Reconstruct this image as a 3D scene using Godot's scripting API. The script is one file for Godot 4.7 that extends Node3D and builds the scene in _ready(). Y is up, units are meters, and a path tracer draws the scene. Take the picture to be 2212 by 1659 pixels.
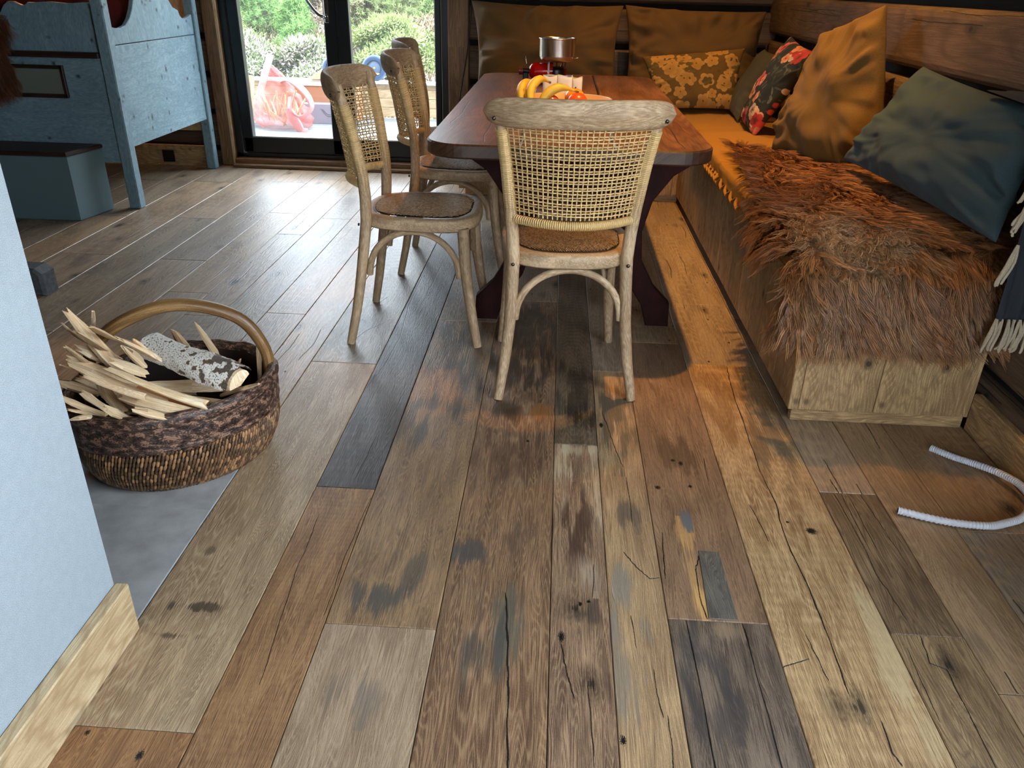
extends Node3D
# A cabin dining corner: reclaimed plank floor, trestle table, rattan chairs, built-in bench, firewood basket.

var rng := RandomNumberGenerator.new()
var M := {}          # materials by name
var used := {}       # names already taken at top level

# ---------------------------------------------------------------- mesh collector
class MB:
	var v := PackedVector3Array()
	var n := PackedVector3Array()
	var uv := PackedVector2Array()
	var c := PackedColorArray()
	var ix := PackedInt32Array()
	var col := Color.WHITE
	var uo := Vector2.ZERO
	var axis := 2

	func vert(p: Vector3, t: Vector2, k: Color) -> int:
		v.append(p); n.append(Vector3.ZERO); uv.append(t); c.append(k)
		return v.size() - 1

	# a flat convex polygon, turned to face away from "inside"
	func poly(pts: Array, inside: Vector3, t := []) -> void:
		var a: Vector3 = pts[0]
		var nn: Vector3 = (pts[2] - a).cross(pts[1] - a)
		var mid := Vector3.ZERO
		for p in pts: mid += p
		mid /= pts.size()
		var flip := nn.dot(mid - inside) < 0.0
		if flip: nn = -nn
		nn = nn.normalized()
		var b := v.size()
		for i in pts.size():
			var p: Vector3 = pts[i]
			v.append(p); n.append(nn); c.append(col)
			if t.size(): uv.append(t[i])
			else:
				uv.append(grain(p, nn))
		for i in range(1, pts.size() - 1):
			if flip: ix.append_array([b, b + i + 1, b + i])
			else: ix.append_array([b, b + i, b + i + 1])

	# texture coordinates in metres: v runs along the grain axis
	func grain(p: Vector3, nn: Vector3) -> Vector2:
		var m := nn.abs().max_axis_index()
		if m != axis: return Vector2(p[3 - m - axis], p[axis]) + uo
		return Vector2(p[(m + 1) % 3], p[(m + 2) % 3]) + uo

	# box with chamfered edges
	func box(ctr: Vector3, size: Vector3, bev := 0.0, bas := Basis()) -> void:
		var h := size * 0.5
		bev = minf(bev, minf(h.x, minf(h.y, h.z)) * 0.9)
		var f := func(s: Vector3, keep: int) -> Vector3:
			return Vector3(s.x * (h.x - (0.0 if keep == 0 else bev)), s.y * (h.y - (0.0 if keep == 1 else bev)), s.z * (h.z - (0.0 if keep == 2 else bev)))
		var put := func(pts: Array) -> void:
			var nn: Vector3 = (pts[2] - pts[0]).cross(pts[1] - pts[0])
			var w := []
			var t := []
			for q in pts:
				w.append(ctr + bas * q)
				t.append(grain(ctr + q, nn))
			poly(w, ctr, t)
		for ax in 3:
			for s in [-1.0, 1.0]:
				var pts := []
				for k in [[-1, -1], [1, -1], [1, 1], [-1, 1]]:
					var d := Vector3.ZERO
					d[ax] = s; d[(ax + 1) % 3] = k[0]; d[(ax + 2) % 3] = k[1]
					pts.append(f.call(d, ax))
				put.call(pts)
		if bev <= 0.0: return
		for ax in 3:
			var b1 := (ax + 1) % 3
			var b2 := (ax + 2) % 3
			for s1 in [-1.0, 1.0]:
				for s2 in [-1.0, 1.0]:
					var d := Vector3.ZERO
					var e := Vector3.ZERO
					d[b1] = s1; d[b2] = s2; e[b1] = s1; e[b2] = s2
					d[ax] = -1.0; e[ax] = 1.0
					put.call([f.call(d, b1), f.call(e, b1), f.call(e, b2), f.call(d, b2)])
		for sx in [-1.0, 1.0]:
			for sy in [-1.0, 1.0]:
				for sz in [-1.0, 1.0]:
					var d := Vector3(sx, sy, sz)
					put.call([f.call(d, 0), f.call(d, 1), f.call(d, 2)])

	# an outline in the plane of tr's x and y drawn out along z; v of the texture runs along z
	func prism(outline: PackedVector2Array, z0: float, z1: float, tr := Transform3D()) -> void:
		if Geometry2D.is_polygon_clockwise(outline): outline.reverse()
		var tri := Geometry2D.triangulate_polygon(outline)
		for z in [z0, z1]:
			var nn := (tr.basis.z * (1.0 if z == z1 else -1.0)).normalized()
			var b := v.size()
			for p in outline:
				v.append(tr * Vector3(p.x, p.y, z)); n.append(nn); c.append(col); uv.append(p + uo)
			for k in range(0, tri.size(), 3):
				var a := v[b + tri[k]]
				var t := (v[b + tri[k + 2]] - a).cross(v[b + tri[k + 1]] - a)
				if t.dot(nn) > 0: ix.append_array([b + tri[k], b + tri[k + 1], b + tri[k + 2]])
				else: ix.append_array([b + tri[k], b + tri[k + 2], b + tri[k + 1]])
		var m := outline.size()
		var run := 0.0
		for k in m:
			var p := outline[k]
			var q := outline[(k + 1) % m]
			var out := Vector2(q.y - p.y, p.x - q.x).normalized()
			var mid := tr * Vector3((p.x + q.x) * 0.5 - out.x, (p.y + q.y) * 0.5 - out.y, (z0 + z1) * 0.5)
			var r2 := run + p.distance_to(q)
			poly([tr * Vector3(p.x, p.y, z0), tr * Vector3(q.x, q.y, z0), tr * Vector3(q.x, q.y, z1), tr * Vector3(p.x, p.y, z1)], mid, [Vector2(run, z0) + uo, Vector2(r2, z0) + uo, Vector2(r2, z1) + uo, Vector2(run, z1) + uo])
			run = r2

	func bar(a: Vector3, b: Vector3, w: float, t: float, bev := 0.002, up := Vector3.UP) -> void:
		var z := (b - a).normalized()
		if absf(z.dot(up)) > 0.98: up = Vector3.RIGHT
		var x := up.cross(z).normalized()
		box((a + b) * 0.5, Vector3(w, t, a.distance_to(b)), bev, Basis(x, z.cross(x), z))

	# grid of points, smooth; pts[j][i]; facing decided by "inside" (point) or left as wound
	func grid(pts: Array, loop_i := false, uvs := [], cols := [], flip := false) -> void:
		var b := v.size()
		var nj := pts.size()
		var ni: int = pts[0].size()
		for j in nj:
			for i in ni:
				var t: Vector2 = uvs[j][i] if uvs.size() else Vector2(float(i) / maxf(1, ni - 1), float(j) / maxf(1, nj - 1))
				vert(pts[j][i], t + uo, cols[j][i] if cols.size() else col)
		var f0 := ix.size()
		for j in nj - 1:
			for i in (ni if loop_i else ni - 1):
				var i2 := (i + 1) % ni
				var a := b + j * ni + i
				var bb := b + j * ni + i2
				var cc := b + (j + 1) * ni + i2
				var d := b + (j + 1) * ni + i
				if flip: ix.append_array([a, cc, bb, a, d, cc])
				else: ix.append_array([a, bb, cc, a, cc, d])
		soft(f0, b)

	# smooth normals for the triangles added since index position f0
	func soft(f0: int, v0: int) -> void:
		for k in range(f0, ix.size(), 3):
			var a := v[ix[k]]
			var nn := (v[ix[k + 2]] - a).cross(v[ix[k + 1]] - a)
			for q in 3: n[ix[k + q]] += nn
		for i in range(v0, v.size()):
			n[i] = n[i].normalized() if n[i].length() > 1e-12 else Vector3.UP

	func tube(path: Array, rad, sides := 8, caps := true, flat := 1.0, side_hint := Vector3.ZERO) -> void:
		var np := path.size()
		var rings := []
		var uvs := []
		var tdir: Vector3 = (path[1] - path[0]).normalized()
		var x := side_hint
		if x == Vector3.ZERO: x = Vector3.RIGHT if absf(tdir.x) < 0.8 else Vector3.FORWARD
		var len := 0.0
		for k in np:
			var d: Vector3 = (path[mini(k + 1, np - 1)] - path[maxi(k - 1, 0)]).normalized()
			x = (x - d * x.dot(d)).normalized()
			var y := d.cross(x)
			var r: float = rad if rad is float else rad[k]
			var ring := []
			var ru := []
			if k > 0: len += path[k].distance_to(path[k - 1])
			for s in sides + 1:
				var a := TAU * s / sides
				ring.append(path[k] + (x * cos(a) + y * sin(a) * flat) * r)
				ru.append(Vector2(float(s) / sides * TAU * r, len))
			rings.append(ring); uvs.append(ru)
		var b := v.size()
		grid(rings, false, uvs, [], true)
		# weld the seam's normals
		for k in np:
			var i0 := b + k * (sides + 1)
			var nn := (n[i0] + n[i0 + sides]).normalized()
			n[i0] = nn; n[i0 + sides] = nn
		if caps:
			poly(rings[0].slice(0, sides), path[1])
			poly(rings[np - 1].slice(0, sides), path[np - 2])

	func lathe(prof: Array, segs: int, at: Vector3, sx := 1.0, sz := 1.0, turn := 0.0) -> void:
		var rows := []
		for p in prof:
			var row := []
			for s in segs + 1:
				var a := TAU * s / segs
				var q := Vector3(cos(a) * p.x * sx, p.y, sin(a) * p.x * sz)
				row.append(at + q.rotated(Vector3.UP, turn))
			rows.append(row)
		var b := v.size()
		grid(rows)
		for k in prof.size():
			var i0 := b + k * (segs + 1)
			var nn := n[i0] + n[i0 + segs]
			nn = nn.normalized() if nn.length() > 1e-9 else Vector3.UP
			n[i0] = nn; n[i0 + segs] = nn

	# outline in the plane of basis x,y pushed along basis z, edges chamfered a little
	func slab(outline: PackedVector2Array, depth: float, tr: Transform3D, bev := 0.0, edge := Color(-1, 0, 0)) -> void:
		if Geometry2D.is_polygon_clockwise(outline): outline.reverse()
		var cap := outline
		if bev > 0.0:
			var o := Geometry2D.offset_polygon(outline, -bev, Geometry2D.JOIN_MITER)
			if o.size() == 1 and o[0].size() == outline.size():
				cap = o[0]
				if Geometry2D.is_polygon_clockwise(cap): cap.reverse()
				# line the two outlines up
				var best := 0
				for k in cap.size():
					if cap[k].distance_to(outline[0]) < cap[best].distance_to(outline[0]): best = k
				var q := PackedVector2Array()
				for k in cap.size(): q.append(cap[(k + best) % cap.size()])
				cap = q
			else: bev = 0.0
		var tri := Geometry2D.triangulate_polygon(cap)
		for s in [0.0, 1.0]:
			var z: float = depth * s
			var nn := (tr.basis.z * (1.0 if s > 0.5 else -1.0)).normalized()
			var b := v.size()
			for p in cap:
				var q := tr * Vector3(p.x, p.y, z)
				v.append(q); n.append(nn); c.append(col); uv.append(p + uo)
			for k in range(0, tri.size(), 3):
				var a := v[b + tri[k]]
				var t := (v[b + tri[k + 2]] - a).cross(v[b + tri[k + 1]] - a)
				if t.dot(nn) > 0: ix.append_array([b + tri[k], b + tri[k + 1], b + tri[k + 2]])
				else: ix.append_array([b + tri[k], b + tri[k + 2], b + tri[k + 1]])
		var m := outline.size()
		if edge.r >= 0: col = edge
		for k in m:
			var k2 := (k + 1) % m
			var p := outline[k]
			var q := outline[k2]
			var out := Vector2(q.y - p.y, p.x - q.x)
			var no := (tr.basis * Vector3(out.x, out.y, 0)).normalized()
			var mid := tr * Vector3((p.x + q.x) * 0.5, (p.y + q.y) * 0.5, depth * 0.5)
			var e := Vector2(0.0, p.distance_to(q))
			poly([tr * Vector3(p.x, p.y, bev), tr * Vector3(q.x, q.y, bev), tr * Vector3(q.x, q.y, depth - bev), tr * Vector3(p.x, p.y, depth - bev)], mid - no, [p + uo, q + uo, q + uo + Vector2(depth, 0), p + uo + Vector2(depth, 0)])
			if bev > 0.0:
				var cp := cap[k]
				var cq := cap[k2]
				var ins := tr * Vector3((cp.x + cq.x) * 0.5 - out.x, (cp.y + cq.y) * 0.5 - out.y, depth * 0.5)
				poly([tr * Vector3(p.x, p.y, bev), tr * Vector3(q.x, q.y, bev), tr * Vector3(cq.x, cq.y, 0), tr * Vector3(cp.x, cp.y, 0)], ins)
				poly([tr * Vector3(p.x, p.y, depth - bev), tr * Vector3(q.x, q.y, depth - bev), tr * Vector3(cq.x, cq.y, depth), tr * Vector3(cp.x, cp.y, depth)], ins)

	func ball(at: Vector3, r: Vector3, nu := 14, nv := 9) -> void:
		var prof := []
		for k in nv + 1:
			var a := PI * k / nv
			prof.append(Vector2(maxf(sin(a), 0.001), -cos(a) * r.y))
		lathe(prof, nu, at, r.x, r.z)

	func mesh() -> ArrayMesh:
		var a := []
		a.resize(Mesh.ARRAY_MAX)
		a[Mesh.ARRAY_VERTEX] = v; a[Mesh.ARRAY_NORMAL] = n; a[Mesh.ARRAY_TEX_UV] = uv; a[Mesh.ARRAY_COLOR] = c; a[Mesh.ARRAY_INDEX] = ix
		var m := ArrayMesh.new()
		m.add_surface_from_arrays(Mesh.PRIMITIVE_TRIANGLES, a)
		return m

# ---------------------------------------------------------------- scene helpers
func numbered(called: String) -> String:
	if not used.has(called):
		used[called] = 0
		return called
	used[called] += 1
	return "%s_%03d" % [called, used[called]]

func build(mb, called: String, mat: Material, parent: Node = null) -> MeshInstance3D:
	var o := MeshInstance3D.new()
	o.mesh = mb.mesh() if mb is MB else mb
	o.material_override = null
	for k in o.mesh.get_surface_count(): o.set_surface_override_material(k, mat)
	if parent == null or parent == self:
		o.name = numbered(called)
		add_child(o)
	else:
		o.name = called
		parent.add_child(o, true)
	return o

func tag(o: Node, label: String, category: String, group := "") -> Node:
	o.set_meta("label", label); o.set_meta("category", category)
	if group: o.set_meta("group", group)
	return o

func thing(called: String, label: String, category: String, at := Vector3.ZERO, turn := 0.0, group := "") -> Node3D:
	var o := Node3D.new()
	o.name = numbered(called)
	add_child(o)
	o.position = at; o.rotation.y = turn
	tag(o, label, category, group)
	return o

func struct(called: String, label := "") -> Node3D:
	var o := Node3D.new()
	o.name = called
	add_child(o)
	o.set_meta("kind", "structure")
	if label: o.set_meta("label", label)
	return o

func copy(src: Node3D, at: Vector3, turn: float, label: String) -> Node3D:
	var o: Node3D = src.duplicate()
	o.name = numbered(String(src.name))
	add_child(o)
	o.position = at; o.rotation.y = turn
	o.set_meta("label", label)
	return o

func V(x: float, y: float, z: float) -> Vector3: return Vector3(x, y, z)

func curve(pts: Array, n: int) -> Array:      # smooth path through points
	var out := []
	var m := pts.size()
	for k in n + 1:
		var t := float(k) / n * (m - 1)
		var i := mini(int(t), m - 2)
		var f := t - i
		var p0: Vector3 = pts[maxi(i - 1, 0)]
		var p3: Vector3 = pts[mini(i + 2, m - 1)]
		out.append((pts[i] as Vector3).cubic_interpolate(pts[i + 1], p0, p3, f))
	return out

func lerps(a: Array, n: int) -> Array:
	var out := []
	for k in n + 1:
		var t := float(k) / n * (a.size() - 1)
		var i := mini(int(t), a.size() - 2)
		out.append(lerpf(a[i], a[i + 1], t - i))
	return out

func rounded(x0: float, y0: float, x1: float, y1: float, r: float, k := 6) -> PackedVector2Array:
	var o := PackedVector2Array()
	for q in [[x1 - r, y1 - r, 0.0], [x0 + r, y1 - r, 0.5], [x0 + r, y0 + r, 1.0], [x1 - r, y0 + r, 1.5]]:
		for i in k + 1:
			var a: float = PI * (q[2] + 0.5 * i / k)
			o.append(Vector2(q[0] + cos(a) * r, q[1] + sin(a) * r))
	return o

# ---------------------------------------------------------------- materials
func mat(color: Color, rough := 0.8, metal := 0.0) -> StandardMaterial3D:
	var m := StandardMaterial3D.new()
	m.albedo_color = color
	m.roughness = rough
	m.metallic = metal
	m.vertex_color_use_as_albedo = true
	return m

func tex(m: StandardMaterial3D, t: Texture2D, scale := Vector3.ONE, bump := 0.0, tri := false) -> StandardMaterial3D:
	m.albedo_texture = t
	m.uv1_scale = scale
	if bump > 0.0:
		m.heightmap_enabled = true
		m.heightmap_texture = t
		m.heightmap_scale = bump
	if tri:
		m.uv1_triplanar = true
		m.uv1_triplanar_sharpness = 6.0
	return m

func noise_bytes(w: int, h: int, seed_: int, freq: float, oct := 3, sw := 1, sh := 1) -> PackedByteArray:
	# noise made at w/sw by h/sh and stretched, so that it can run along the grain
	var f := FastNoiseLite.new()
	f.seed = seed_
	f.frequency = freq
	f.fractal_octaves = oct
	f.noise_type = FastNoiseLite.TYPE_SIMPLEX_SMOOTH
	var im := f.get_image(maxi(4, w / sw), maxi(4, h / sh), false, false, true)
	im.convert(Image.FORMAT_L8)
	if sw > 1 or sh > 1: im.resize(w, h, Image.INTERPOLATE_CUBIC)
	return im.get_data()

# Wood: fibres, growth rings (arches where "arch" is set), blotches, then stains, knots, holes and cracks in 0..1 plank coordinates.
func wood(w: int, h: int, seed_: int, dark: Color, light: Color, line: Color, o := {}) -> ImageTexture:
	var fine := noise_bytes(w, h, seed_, 0.42, 2, 1, o.get("stretch", 36))
	var mid := noise_bytes(w, h, seed_ + 1, 0.11, 3, 1, 24)
	var pore := noise_bytes(w, h, seed_ + 6, 0.5, 1, 1, 9)
	var blot := noise_bytes(w, h, seed_ + 2, o.get("blot", 0.009), 4, 1, 2)
	var warp := noise_bytes(w, h, seed_ + 3, 0.012, 2, 1, 5)
	var grit := noise_bytes(w, h, seed_ + 4, 0.35, 2)
	var d := PackedByteArray()
	d.resize(w * h * 3)
	var rings: float = o.get("rings", 16.0)
	var arch: Array = o.get("arch", [])
	var lw: float = o.get("line", 0.35)
	var cb: float = o.get("blotch", 0.5)
	var cf: float = o.get("fibre", 0.7)
	var saw: float = o.get("saw", 0.0)
	var uc: float = arch[0] if arch.size() else 0.5
	var vc: float = arch[1] if arch.size() else 0.0
	var va: float = arch[2] if arch.size() else 0.0
	var dr := dark.r; var dg := dark.g; var db := dark.b
	var er := light.r - dr; var eg := light.g - dg; var eb := light.b - db
	var k := 0
	var p := 0
	for j in h:
		var vv := float(j) / h
		var av := (vv - vc) * va
		av = av * av
		var sw := sin(vv * 420.0) * saw
		for i in w:
			var wp := (warp[p] - 128) * 0.0022
			var uu := float(i) / w - uc + wp
			var ph := sqrt(uu * uu + av) * rings if va > 0.0 else uu * rings
			var s := 0.5 + 0.5 * sin(ph * 6.2832 + wp * 3.0)
			s = s * s * s * lw * (0.6 + pore[p] * 0.0035)
			var sx := clampi(i + ((warp[p] - 128) >> 3), 0, w - 1) + j * w
			var t := 0.5 + (fine[sx] - 128) * 0.0075 * cf + (mid[sx] - 128) * 0.0035 * cf + (pore[p] - 128) * 0.0028 * cf + (blot[p] - 128) * 0.0055 * cb + (grit[p] - 128) * 0.0016 + sw
			t = clampf(t, 0.0, 1.0)
			var r := dr + er * t
			var g := dg + eg * t
			var b := db + eb * t
			d[k] = int(clampf(r + (line.r - r) * s, 0, 1) * 255.0)
			d[k + 1] = int(clampf(g + (line.g - g) * s, 0, 1) * 255.0)
			d[k + 2] = int(clampf(b + (line.b - b) * s, 0, 1) * 255.0)
			k += 3
			p += 1
	for st in o.get("stains", []):       # [u, v, ru, rv, colour, strength]
		var x0 := maxi(0, int((st[0] - st[2] * 1.5) * w)); var x1 := mini(w, int((st[0] + st[2] * 1.5) * w))
		var y0 := maxi(0, int((st[1] - st[3] * 1.5) * h)); var y1 := mini(h, int((st[1] + st[3] * 1.5) * h))
		var sc: Color = st[4]
		for y in range(y0, y1):
			for x in range(x0, x1):
				var q := y * w + x
				var du: float = (float(x) / w - st[0]) / st[2]
				var dv: float = (float(y) / h - st[1]) / st[3]
				var e := sqrt(du * du + dv * dv) + (blot[q] - 128) * 0.009 + (mid[q] - 128) * 0.005
				if e < 1.15:
					var a: float = clampf((1.15 - e) * 1.6, 0, 1) * st[5] * clampf(0.55 + fine[q] / 290.0, 0, 1)
					d[q * 3] = int(lerpf(d[q * 3], sc.r * 255, a)); d[q * 3 + 1] = int(lerpf(d[q * 3 + 1], sc.g * 255, a)); d[q * 3 + 2] = int(lerpf(d[q * 3 + 2], sc.b * 255, a))
	for kn in o.get("knots", []):        # [u, v, ru, rv]
		var x0 := maxi(0, int((kn[0] - kn[2] * 2.0) * w)); var x1 := mini(w, int((kn[0] + kn[2] * 2.0) * w))
		var y0 := maxi(0, int((kn[1] - kn[3] * 2.0) * h)); var y1 := mini(h, int((kn[1] + kn[3] * 2.0) * h))
		for y in range(y0, y1):
			for x in range(x0, x1):
				var q := y * w + x
				var du: float = (float(x) / w - kn[0]) / kn[2]
				var dv: float = (float(y) / h - kn[1]) / kn[3]
				var e := sqrt(du * du + dv * dv) + (warp[q] - 128) * 0.006 + (mid[q] - 128) * 0.003
				if e < 2.0:
					var f := 1.0 - clampf(2.0 - e, 0, 1) * (0.24 + 0.07 * sin(e * 13.0))
					if e < 0.45: f *= 0.5
					for ch in 3: d[q * 3 + ch] = int(d[q * 3 + ch] * f)
	var rg := RandomNumberGenerator.new()
	rg.seed = seed_ + 77
	for ho in o.get("holes", []):        # [u, v, ru, rv]
		for y in range(maxi(0, int((ho[1] - ho[3] * 1.6) * h)), mini(h, int((ho[1] + ho[3] * 1.6) * h) + 1)):
			for x in range(maxi(0, int((ho[0] - ho[2] * 1.6) * w)), mini(w, int((ho[0] + ho[2] * 1.6) * w) + 1)):
				var q := y * w + x
				var du: float = (float(x) / w - ho[0]) / ho[2]
				var dv: float = (float(y) / h - ho[1]) / ho[3]
				var e := sqrt(du * du + dv * dv) + (grit[q] - 128) * 0.006
				if e < 1.0:
					for ch in 3: d[q * 3 + ch] = int(d[q * 3 + ch] * 0.13)
	for cr in o.get("cracks", []):       # [half width as a share of w, [u, v], [u, v] ...]
		for k2 in range(1, cr.size() - 1):
			var a := Vector2(cr[k2][0] * w, cr[k2][1] * h)
			var b := Vector2(cr[k2 + 1][0] * w, cr[k2 + 1][1] * h)
			var steps := int(a.distance_to(b)) + 2
			for s in steps:
				var pt := a.lerp(b, float(s) / steps)
				var yy := clampi(int(pt.y), 0, h - 1)
				var ends := minf(1.0, minf((float(s) / steps + k2 - 1) * 5.0, (cr.size() - 1 - k2 - float(s) / steps) * 5.0) + 0.25)
				var cx := pt.x + (mid[(yy * w + clampi(int(pt.x), 0, w - 1))] - 128) * 0.03 + sin(pt.y * 0.045) * 1.2
				var hw: float = maxf(0.5, cr[0] * 0.55 * w * ends * (0.3 + mid[(yy * w + clampi(int(pt.x) + 3, 0, w - 1))] / 200.0))
				for x in range(maxi(0, int(cx - hw)), mini(w, int(cx + hw) + 1)):
					var q := yy * w + x
					if d[q * 3] > 30:
						for ch in 3: d[q * 3 + ch] = int(d[q * 3 + ch] * 0.2)
	var im := Image.create_from_data(w, h, false, Image.FORMAT_RGB8, d)
	return ImageTexture.create_from_image(im)

func speckle(w: int, h: int, seed_: int, a: Color, b: Color, freq := 0.3, big := 0.02, mixbig := 0.5) -> ImageTexture:
	var f := noise_bytes(w, h, seed_, freq, 2)
	var g := noise_bytes(w, h, seed_ + 9, big, 4)
	var d := PackedByteArray()
	d.resize(w * h * 3)
	for p in w * h:
		var t := clampf(0.5 + (f[p] - 128) * 0.006 * (1.0 - mixbig) + (g[p] - 128) * 0.008 * mixbig, 0, 1)
		d[p * 3] = int(lerpf(a.r, b.r, t) * 255); d[p * 3 + 1] = int(lerpf(a.g, b.g, t) * 255); d[p * 3 + 2] = int(lerpf(a.b, b.b, t) * 255)
	return ImageTexture.create_from_image(Image.create_from_data(w, h, false, Image.FORMAT_RGB8, d))

# ---------------------------------------------------------------- start
func _ready() -> void:
	rng.seed = 20240611
	# camera
	var cam := Camera3D.new()
	cam.name = "camera"
	cam.position = V(0, 1.27, 0)
	cam.rotation_degrees = V(-27.06, 2.81, 1.364)
	cam.fov = 52.02
	cam.near = 0.05
	cam.far = 200.0
	add_child(cam)
	cam.current = true
	# overcast sky
	var sky_mat := ProceduralSkyMaterial.new()
	sky_mat.sky_top_color = Color(0.88, 0.94, 1.0)
	sky_mat.sky_horizon_color = Color(0.95, 0.98, 1.0)
	sky_mat.ground_bottom_color = Color(0.36, 0.37, 0.30)
	sky_mat.ground_horizon_color = Color(0.55, 0.58, 0.55)
	sky_mat.energy_multiplier = 13.0
	var sky := Sky.new()
	sky.sky_material = sky_mat
	var env := Environment.new()
	env.background_mode = Environment.BG_SKY
	env.sky = sky
	env.tonemap_mode = Environment.TONE_MAPPER_LINEAR
	env.tonemap_exposure = 1.33
	env.sdfgi_enabled = true
	env.ssao_enabled = true
	env.ssil_enabled = true
	var we := WorldEnvironment.new()
	we.name = "environment"
	we.environment = env
	add_child(we)
	make_materials()
	make_floor()
	make_shell()
	make_door()
	make_bench()
	make_table()
	make_chairs()
	make_bed()
	make_lamp()
	make_pillows()
	make_fur()
	make_throw()
	make_basket()
	make_table_things()
	make_hose()
	make_cable()
	make_terrace()
	make_outdoors()

func make_materials() -> void:
	M.plank = []
	var tones := [[Color(0.45, 0.37, 0.30), Color(0.67, 0.57, 0.47)], [Color(0.43, 0.37, 0.31), Color(0.63, 0.56, 0.48)], [Color(0.47, 0.37, 0.27), Color(0.67, 0.55, 0.42)], [Color(0.41, 0.35, 0.30), Color(0.60, 0.52, 0.44)]]
	for k in 4:
		var kn := []
		var cr := []
		var st := []
		var ho := []
		for q in 3: kn.append([rng.randf(), rng.randf(), 0.03, 0.012])
		for q in 8:
			var u := rng.randf()
			var v := rng.randf()
			cr.append([0.0022, [u, v], [u + 0.01, v + 0.06], [u - 0.01, v + 0.12]])
		for q in 4: st.append([rng.randf(), rng.randf(), 0.10, 0.03, Color(0.34, 0.30, 0.27), 0.35])
		for q in 8: ho.append([rng.randf(), rng.randf(), 0.007, 0.003])
		var t := wood(448, 960, 100 + k * 10, tones[k][0], tones[k][1], Color(0.72, 0.60, 0.45), {"rings": 24.0 + k * 5, "arch": [0.35 + 0.1 * k, 0.3 + 0.15 * k, 1.3], "line": 0.4, "knots": kn, "cracks": cr, "stains": st, "holes": ho})
		M.plank.append(tex(mat(Color.WHITE, 0.4), t, V(1.0 / 0.5, 1.0 / 2.4, 1), 0.22))
	M.under = mat(Color(0.05, 0.04, 0.035), 0.9)
	M.concrete = tex(mat(Color.WHITE, 0.7), speckle(512, 512, 300, Color(0.57, 0.57, 0.565), Color(0.68, 0.68, 0.67), 0.4, 0.012, 0.7), V(1.2, 1.2, 1), 0.03)
	M.plaster = tex(mat(Color.WHITE, 0.9), speckle(512, 512, 310, Color(0.49, 0.535, 0.56), Color(0.71, 0.75, 0.775), 0.36, 0.02, 0.06), V(3.4, 3.4, 1), 0.07)
	M.ceil = mat(Color(0.62, 0.55, 0.45), 0.8)
	var kn2 := []
	for q in 5: kn2.append([rng.randf_range(0.1, 0.9), rng.randf(), 0.05, 0.022])
	M.pine = tex(mat(Color.WHITE, 0.6), wood(320, 800, 320, Color(0.65, 0.55, 0.41), Color(0.83, 0.74, 0.59), Color(0.58, 0.46, 0.31), {"rings": 14.0, "arch": [0.45, 0.4, 1.4], "line": 0.4, "knots": kn2, "fibre": 0.5}), V(1.0 / 0.3, 1.0 / 1.6, 1), 0.08)
	M.bench = tex(mat(Color.WHITE, 0.65), wood(320, 640, 330, Color(0.53, 0.42, 0.28), Color(0.77, 0.64, 0.46), Color(0.44, 0.33, 0.21), {"rings": 12.0, "arch": [0.5, 0.7, 1.1], "line": 0.35, "knots": [[0.3, 0.62, 0.02, 0.012], [0.33, 0.86, 0.022, 0.012], [0.72, 0.8, 0.025, 0.014], [0.6, 0.3, 0.03, 0.016]], "fibre": 0.7}), V(1.0 / 0.4, 1.0 / 0.8, 1), 0.1)
	var lcr := []
	for q in 10:
		var u := rng.randf()
		var v := rng.randf()
		lcr.append([0.002, [u, v], [u + 0.01, v + 0.09], [u - 0.005, v + 0.2]])
	M.log = tex(mat(Color.WHITE, 0.7), wood(256, 900, 340, Color(0.31, 0.24, 0.18), Color(0.46, 0.37, 0.29), Color(0.26, 0.20, 0.15), {"rings": 9.0, "arch": [0.5, 0.5, 1.6], "line": 0.4, "knots": [[0.4, 0.2, 0.04, 0.01], [0.6, 0.7, 0.05, 0.012], [0.3, 0.52, 0.03, 0.008]], "cracks": lcr, "fibre": 0.6}), V(1.0 / 0.35, 1.0 / 3.0, 1), 0.12)
	M.trim = tex(mat(Color.WHITE, 0.6), wood(256, 640, 350, Color(0.36, 0.25, 0.15), Color(0.56, 0.42, 0.28), Color(0.30, 0.20, 0.12), {"rings": 8.0, "line": 0.35, "fibre": 0.8}), V(1.0 / 0.3, 1.0 / 1.6, 1), 0.08)
	M.frame = mat(Color(0.055, 0.07, 0.085), 0.35)
	M.glass = StandardMaterial3D.new()
	M.glass.albedo_color = Color(0.9, 0.97, 1.0, 0.06)
	M.glass.transparency = BaseMaterial3D.TRANSPARENCY_ALPHA
	M.glass.roughness = 0.02
	M.steel = mat(Color(0.72, 0.72, 0.72), 0.22, 1.0)
	M.darksteel = mat(Color(0.16, 0.16, 0.17), 0.35, 0.9)
	M.top = tex(mat(Color.WHITE, 0.42), wood(384, 900, 360, Color(0.34, 0.21, 0.14), Color(0.53, 0.36, 0.25), Color(0.26, 0.15, 0.10), {"rings": 15.0, "arch": [0.6, 0.3, 1.0], "line": 0.35, "cracks": [[0.003, [0.1, 0.55], [0.12, 0.7], [0.09, 0.8]], [0.003, [0.7, 0.2], [0.69, 0.35]], [0.002, [0.4, 0.75], [0.42, 0.95]]], "knots": [[0.8, 0.82, 0.02, 0.008]], "holes": [[0.3, 0.6, 0.008, 0.004], [0.75, 0.86, 0.008, 0.006]], "blotch": 0.8}), V(1.0 / 0.5, 1.0 / 2.5, 1), 0.1)
	M.trestle = tex(mat(Color.WHITE, 0.7), speckle(256, 256, 370, Color(0.13, 0.05, 0.045), Color(0.19, 0.08, 0.07), 0.2, 0.03, 0.6), V(2, 2, 1), 0.04)
	M.trestle.metallic_specular = 0.25
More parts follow.
